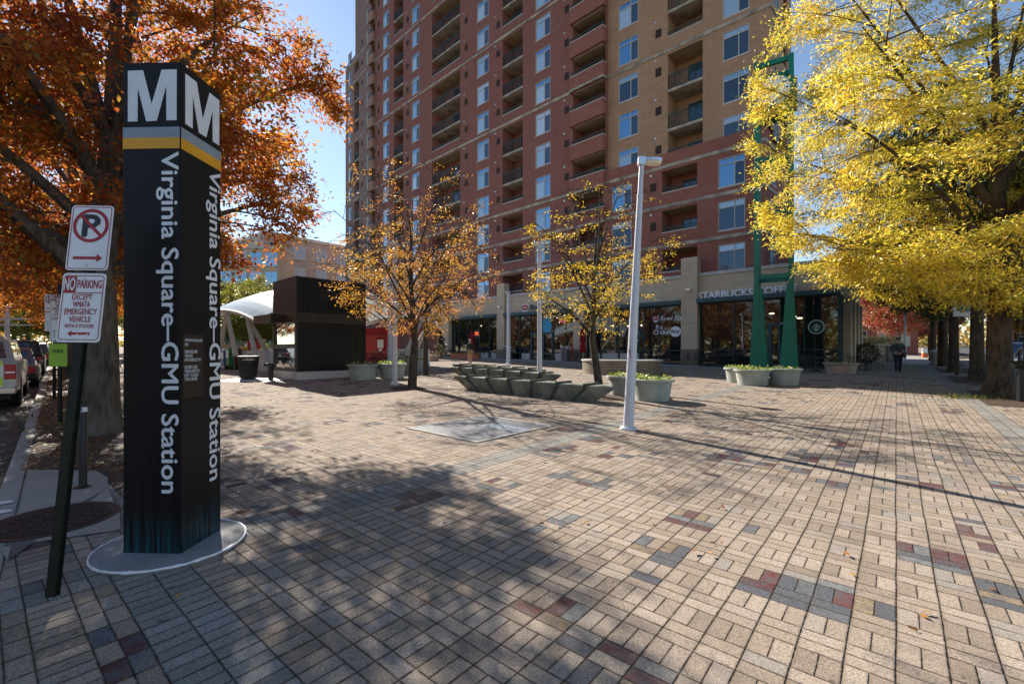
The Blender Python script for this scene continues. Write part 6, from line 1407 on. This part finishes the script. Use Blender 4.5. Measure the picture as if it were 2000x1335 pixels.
board(None, t, 1.0, .68, dleaf, MW, 2.45+.35)
for x in (-.35, .35): m = MB(); m.box(x-.05, x+.05, .035, .12, 0, 3.3); m.build('post', M['bark_dark'], t)
t = thing('street_sign', 'lime green sign with a small key emblem beside the golden oak trunk', 'sign', at(1992, 12.3), R(-35))
def dkey(m, O): m.bbox(O.x-.13, O.x+.10, O.y-.012, O.y, O.z-.025, O.z+.03, .004, 1); [m.bbox(O.x-.10+i*.06, O.x-.07+i*.06, O.y-.016, O.y-.012, O.z-.006, O.z+.012, .001, 0) for i in range(3)]
zl = PZ(590, 12.3)-SL*12.3
board(None, t, .52, .19, dkey, [M['lime'], M['signblack']], zl); m = MB(); m.tube([(.1, .05, 0), (.1, .05, zl+.3)], .03, 8); m.build('post', M['steelpost'], t)
t = thing('parking_meter', 'dark pay post with a slanted grey top at the right frame edge', 'pay post', at(1996, 12.2), R(-30)); m = MB(); m.bbox(-.09, .09, -.09, .09, 0, .92, .02); m.build('post', M['black'], t); m = MB(); m.obox((0, -.05, .99), (.2, 0, 0), (0, .16, .07), (0, -.02, .03)); m.build('slanted_top', M['steelpost'], t)
def fence(label, p0, p1, n):
    t = thing('railing', label, 'railing', p0); d = p1-p0; m = MB()
    for z in (.35, .78): m.bar((0, 0, z), d+Z3*z, .025, 6)
    m.build('rail', M['black'], t)
    for i in range(n+1): m = MB(); q = d*(i/n); m.bar(q, q+Z3*1.0, .045, 8); m.sphere((q.x, q.y, q.z+1.03), .06, n=8, m=6); m.build('post', M['black'], t)
    for i in range(n*7): q = d*((i+.5)/(n*7)); mm = MB() if i == 0 else mm; mm.bar(q+Z3*.05, q+Z3*.78, .01, 4)
    mm.build('baluster', M['black'], t)
fence('low black railing along the kerb behind the oak trunks', Vector((*pq(4.6, 21), gz(*pq(4.6, 21)))), Vector((*pq(4.6, 33), gz(*pq(4.6, 33)))), 6)
thin_lamp('brown old-fashioned street lamp beside the third oak', 1833, 0, 628, 4.5, 30, name='street_lamp', mat='terracotta', head=False)
thin_lamp('pale thin lamp post behind the walking man', 1768, 0, 605, 3.5, 40, mat='pole', head=True)
thin_lamp('distant white lamp post left of the brown street lamp', 1823, 0, 610, 3, 44, mat='pole', head=True)
t = thing('traffic_barrel', 'small orange and white barrel far along the right pavement', 'barrel', at(1806, 47)); m = MB(); m.lathe([(.28, 0), (.26, .45)], n=16); m.build('drum', M.setdefault('orange', plain('orange_plastic', (.7, .16, .03), .5)), t); m = MB(); m.lathe([(.265, .2), (.26, .32)], n=16, caps=False); m.lathe([(.25, .45), (.22, .95)], n=16); m.build('band', M['white'], t)
t = thing('litter_bin', 'small grey-green bin beside the brown street lamp', 'bin', at(1827, 31)); m = MB(); m.lathe([(.22, 0), (.26, .9)], n=18); m.build('body', M['planter'], t, True); m = MB(); m.lathe([(.28, .9), (.28, .98), (.1, 1.06)], n=18); m.build('lid', M['pole'], t, True)
# planted wall and the blue roofed house on the right
t = thing('planted_wall', 'low stone and tan block wall with dry ornamental grasses beyond the coffee shop', 'wall', at(1690, 36), math.atan2(-.45, 1)*.0+R(-18)); m = MB(); m.bbox(-.5, 2.5, 0, 1.2, 0, 1.28, .03); m.hasuv = True; m.uv = [[(m.v[i][0]+m.v[i][1], m.v[i][2]) for i in f] for f in m.f]; m.build('wall', M['tan_brick'], t)
m = MB(); m.bbox(-.6, 2.6, -.1, 1.3, 1.281, 1.38, .02); m.build('coping', M['coping'], t)
for x in (1.4,): m = MB(); m.bbox(x, x+.9, -.12, -.003, 0, 1.25, .02); m.hasuv = True; m.uv = [[(m.v[i][0]+m.v[i][1], m.v[i][2]) for i in f] for f in m.f]; m.build('pier', M['block'], t)
pts, ax_ = [], []
for i in range(6):
    cx_ = .0+i*.42
    for _ in range(90): pts.append((cx_+rgx.gauss(0, .12), .6+rgx.gauss(0, .2), 1.3+rgx.random()*.3)); ax_.append((rgx.gauss(0, .4), rgx.gauss(0, .4), 1))
put(leaf_mesh('grasses', pts, .75, .035, M['grass_dry'], 6, ax_), 'grasses', t)
t = thing('brick_house', 'low red brick house with a blue-grey hipped roof on the right', 'house', at(1660, 58), R(-20)); m = MB(); m.box(0, 7, 0, 8, 0, 4.2); m.hasuv = True; m.uv = [[(m.v[i][0]+m.v[i][1], m.v[i][2]) for i in f] for f in m.f]; m.build('wall', M['red_brick'], t)
m = MB(); m.loft([[(-.6, -.6, 4.2), (7.6, -.6, 4.2), (7.6, 8.6, 4.2), (-.6, 8.6, 4.2)], [(2.8, 3.8, 7.4), (4.2, 3.8, 7.4), (4.2, 4.2, 7.4), (2.8, 4.2, 7.4)]]); m.build('roof', noisy('blue_slate', (.06, .10, .15), .6, .25, 3), t)
for i in range(3): m = MB(); x = .6+i*2.2; m.box(x, x+1.2, -.05, .02, 1.0, 3.0); o = m.build('window', M['frame'], t); m = MB(); m.box(x+.1, x+1.1, -.06, -.05, 1.1, 2.9); m.build('pane', M['pane_dark'], o)
def block_building(name, label, P, rz, w_, d, h, mat, nx, nz, z0=1.2, wmat='pane_sky', ww=1.5, wh=1.8, side=False, roofm='coping'):
    t = thing(name, label, 'building', P, rz); m = MB(); m.box(0, w_, 0, d, 0, h); m.hasuv = True; m.uv = [[(m.v[i][0]+m.v[i][1], m.v[i][2]) for i in f] for f in m.f]; m.build('wall', mat, t)
    m = MB(); m.box(-.15, w_+.15, -.15, d+.15, h+.003, h+.5); m.build('cornice', M[roofm], t); st_x = w_/nx; st_z = (h-z0)/nz
    fm = MB(); fm.box(-ww/2-.08, ww/2+.08, -.06, .02, -.08, wh+.08); fm = fm.mesh('window', M['frame'])
    pn = MB(); 
    for a, b in ((-ww/2, -.04), (.04, ww/2)):
        for c, e in ((0, wh*.66), (wh*.7, wh)): pn.quad((a, -.065, c), (b, -.065, c), (b, -.065, e), (a, -.065, e))
    pn = pn.mesh('pane', M[wmat]); sl2 = MB(); sl2.box(-ww/2-.14, ww/2+.14, -.12, -.0, -.17, -.085); sl2 = sl2.mesh('sill', M['string'])
    for i in range(nx):
        for j in range(nz): o = put(fm, 'window', t, (st_x*(i+.5), 0, z0+st_z*j+.35)); put(pn, 'pane', o); put(sl2, 'sill', o)
    if side:
        for i in range(int(d/3.4)):
            for j in range(nz): o = put(fm, 'window', t, (0, d-3.4*(i+.5), z0+st_z*j+.35), R(-90)); put(pn, 'pane', o)
    return t
off_brick = brick('office_stone', (.42, .35, .31), (.38, .32, .285), (.34, .29, .26), bw=1.2, bh=.5, stain=.2)
block_building('office_block', 'pale pinkish stone office block with blue windows behind the canopy', at(515, 70), math.atan2(.764, .645), 22, 20, 18.2, off_brick, 6, 5, 1.0, 'pane_sky', 1.8, 2.0)
block_building('office_block', 'buff glazed office wing left of the pinkish office block, behind the pylon', at(425, 68), math.atan2(.45, 1)*0+R(2), 9, 16, 15.5, M['tan_brick'], 4, 5, 1.0, 'pane_sky', 1.7, 2.0)
block_building('apartment_house', 'distant red and white banded building at the right frame edge', at(1972, 75), R(-50), 26, 14, 17, M['red_brick'], 7, 5, 1.0, 'pane_dark', 2.2, 1.6)
# utility pole down the left street
t = thing('utility_pole', 'grey utility pole with a cross arm far down the left street', 'pole', at(14, 34)); m = MB(); m.tube([(0, 0, 0), (0, 0, 4.2)], [.16, .12], 10); m.build('pole', M['pole'], t); m = MB(); m.box(-2.6, 5.0, -.06, .06, 3.25, 3.38); m.box(-.5, 2.2, -.05, .05, 2.8, 2.9); m.build('cross_arm', M['pole'], t)
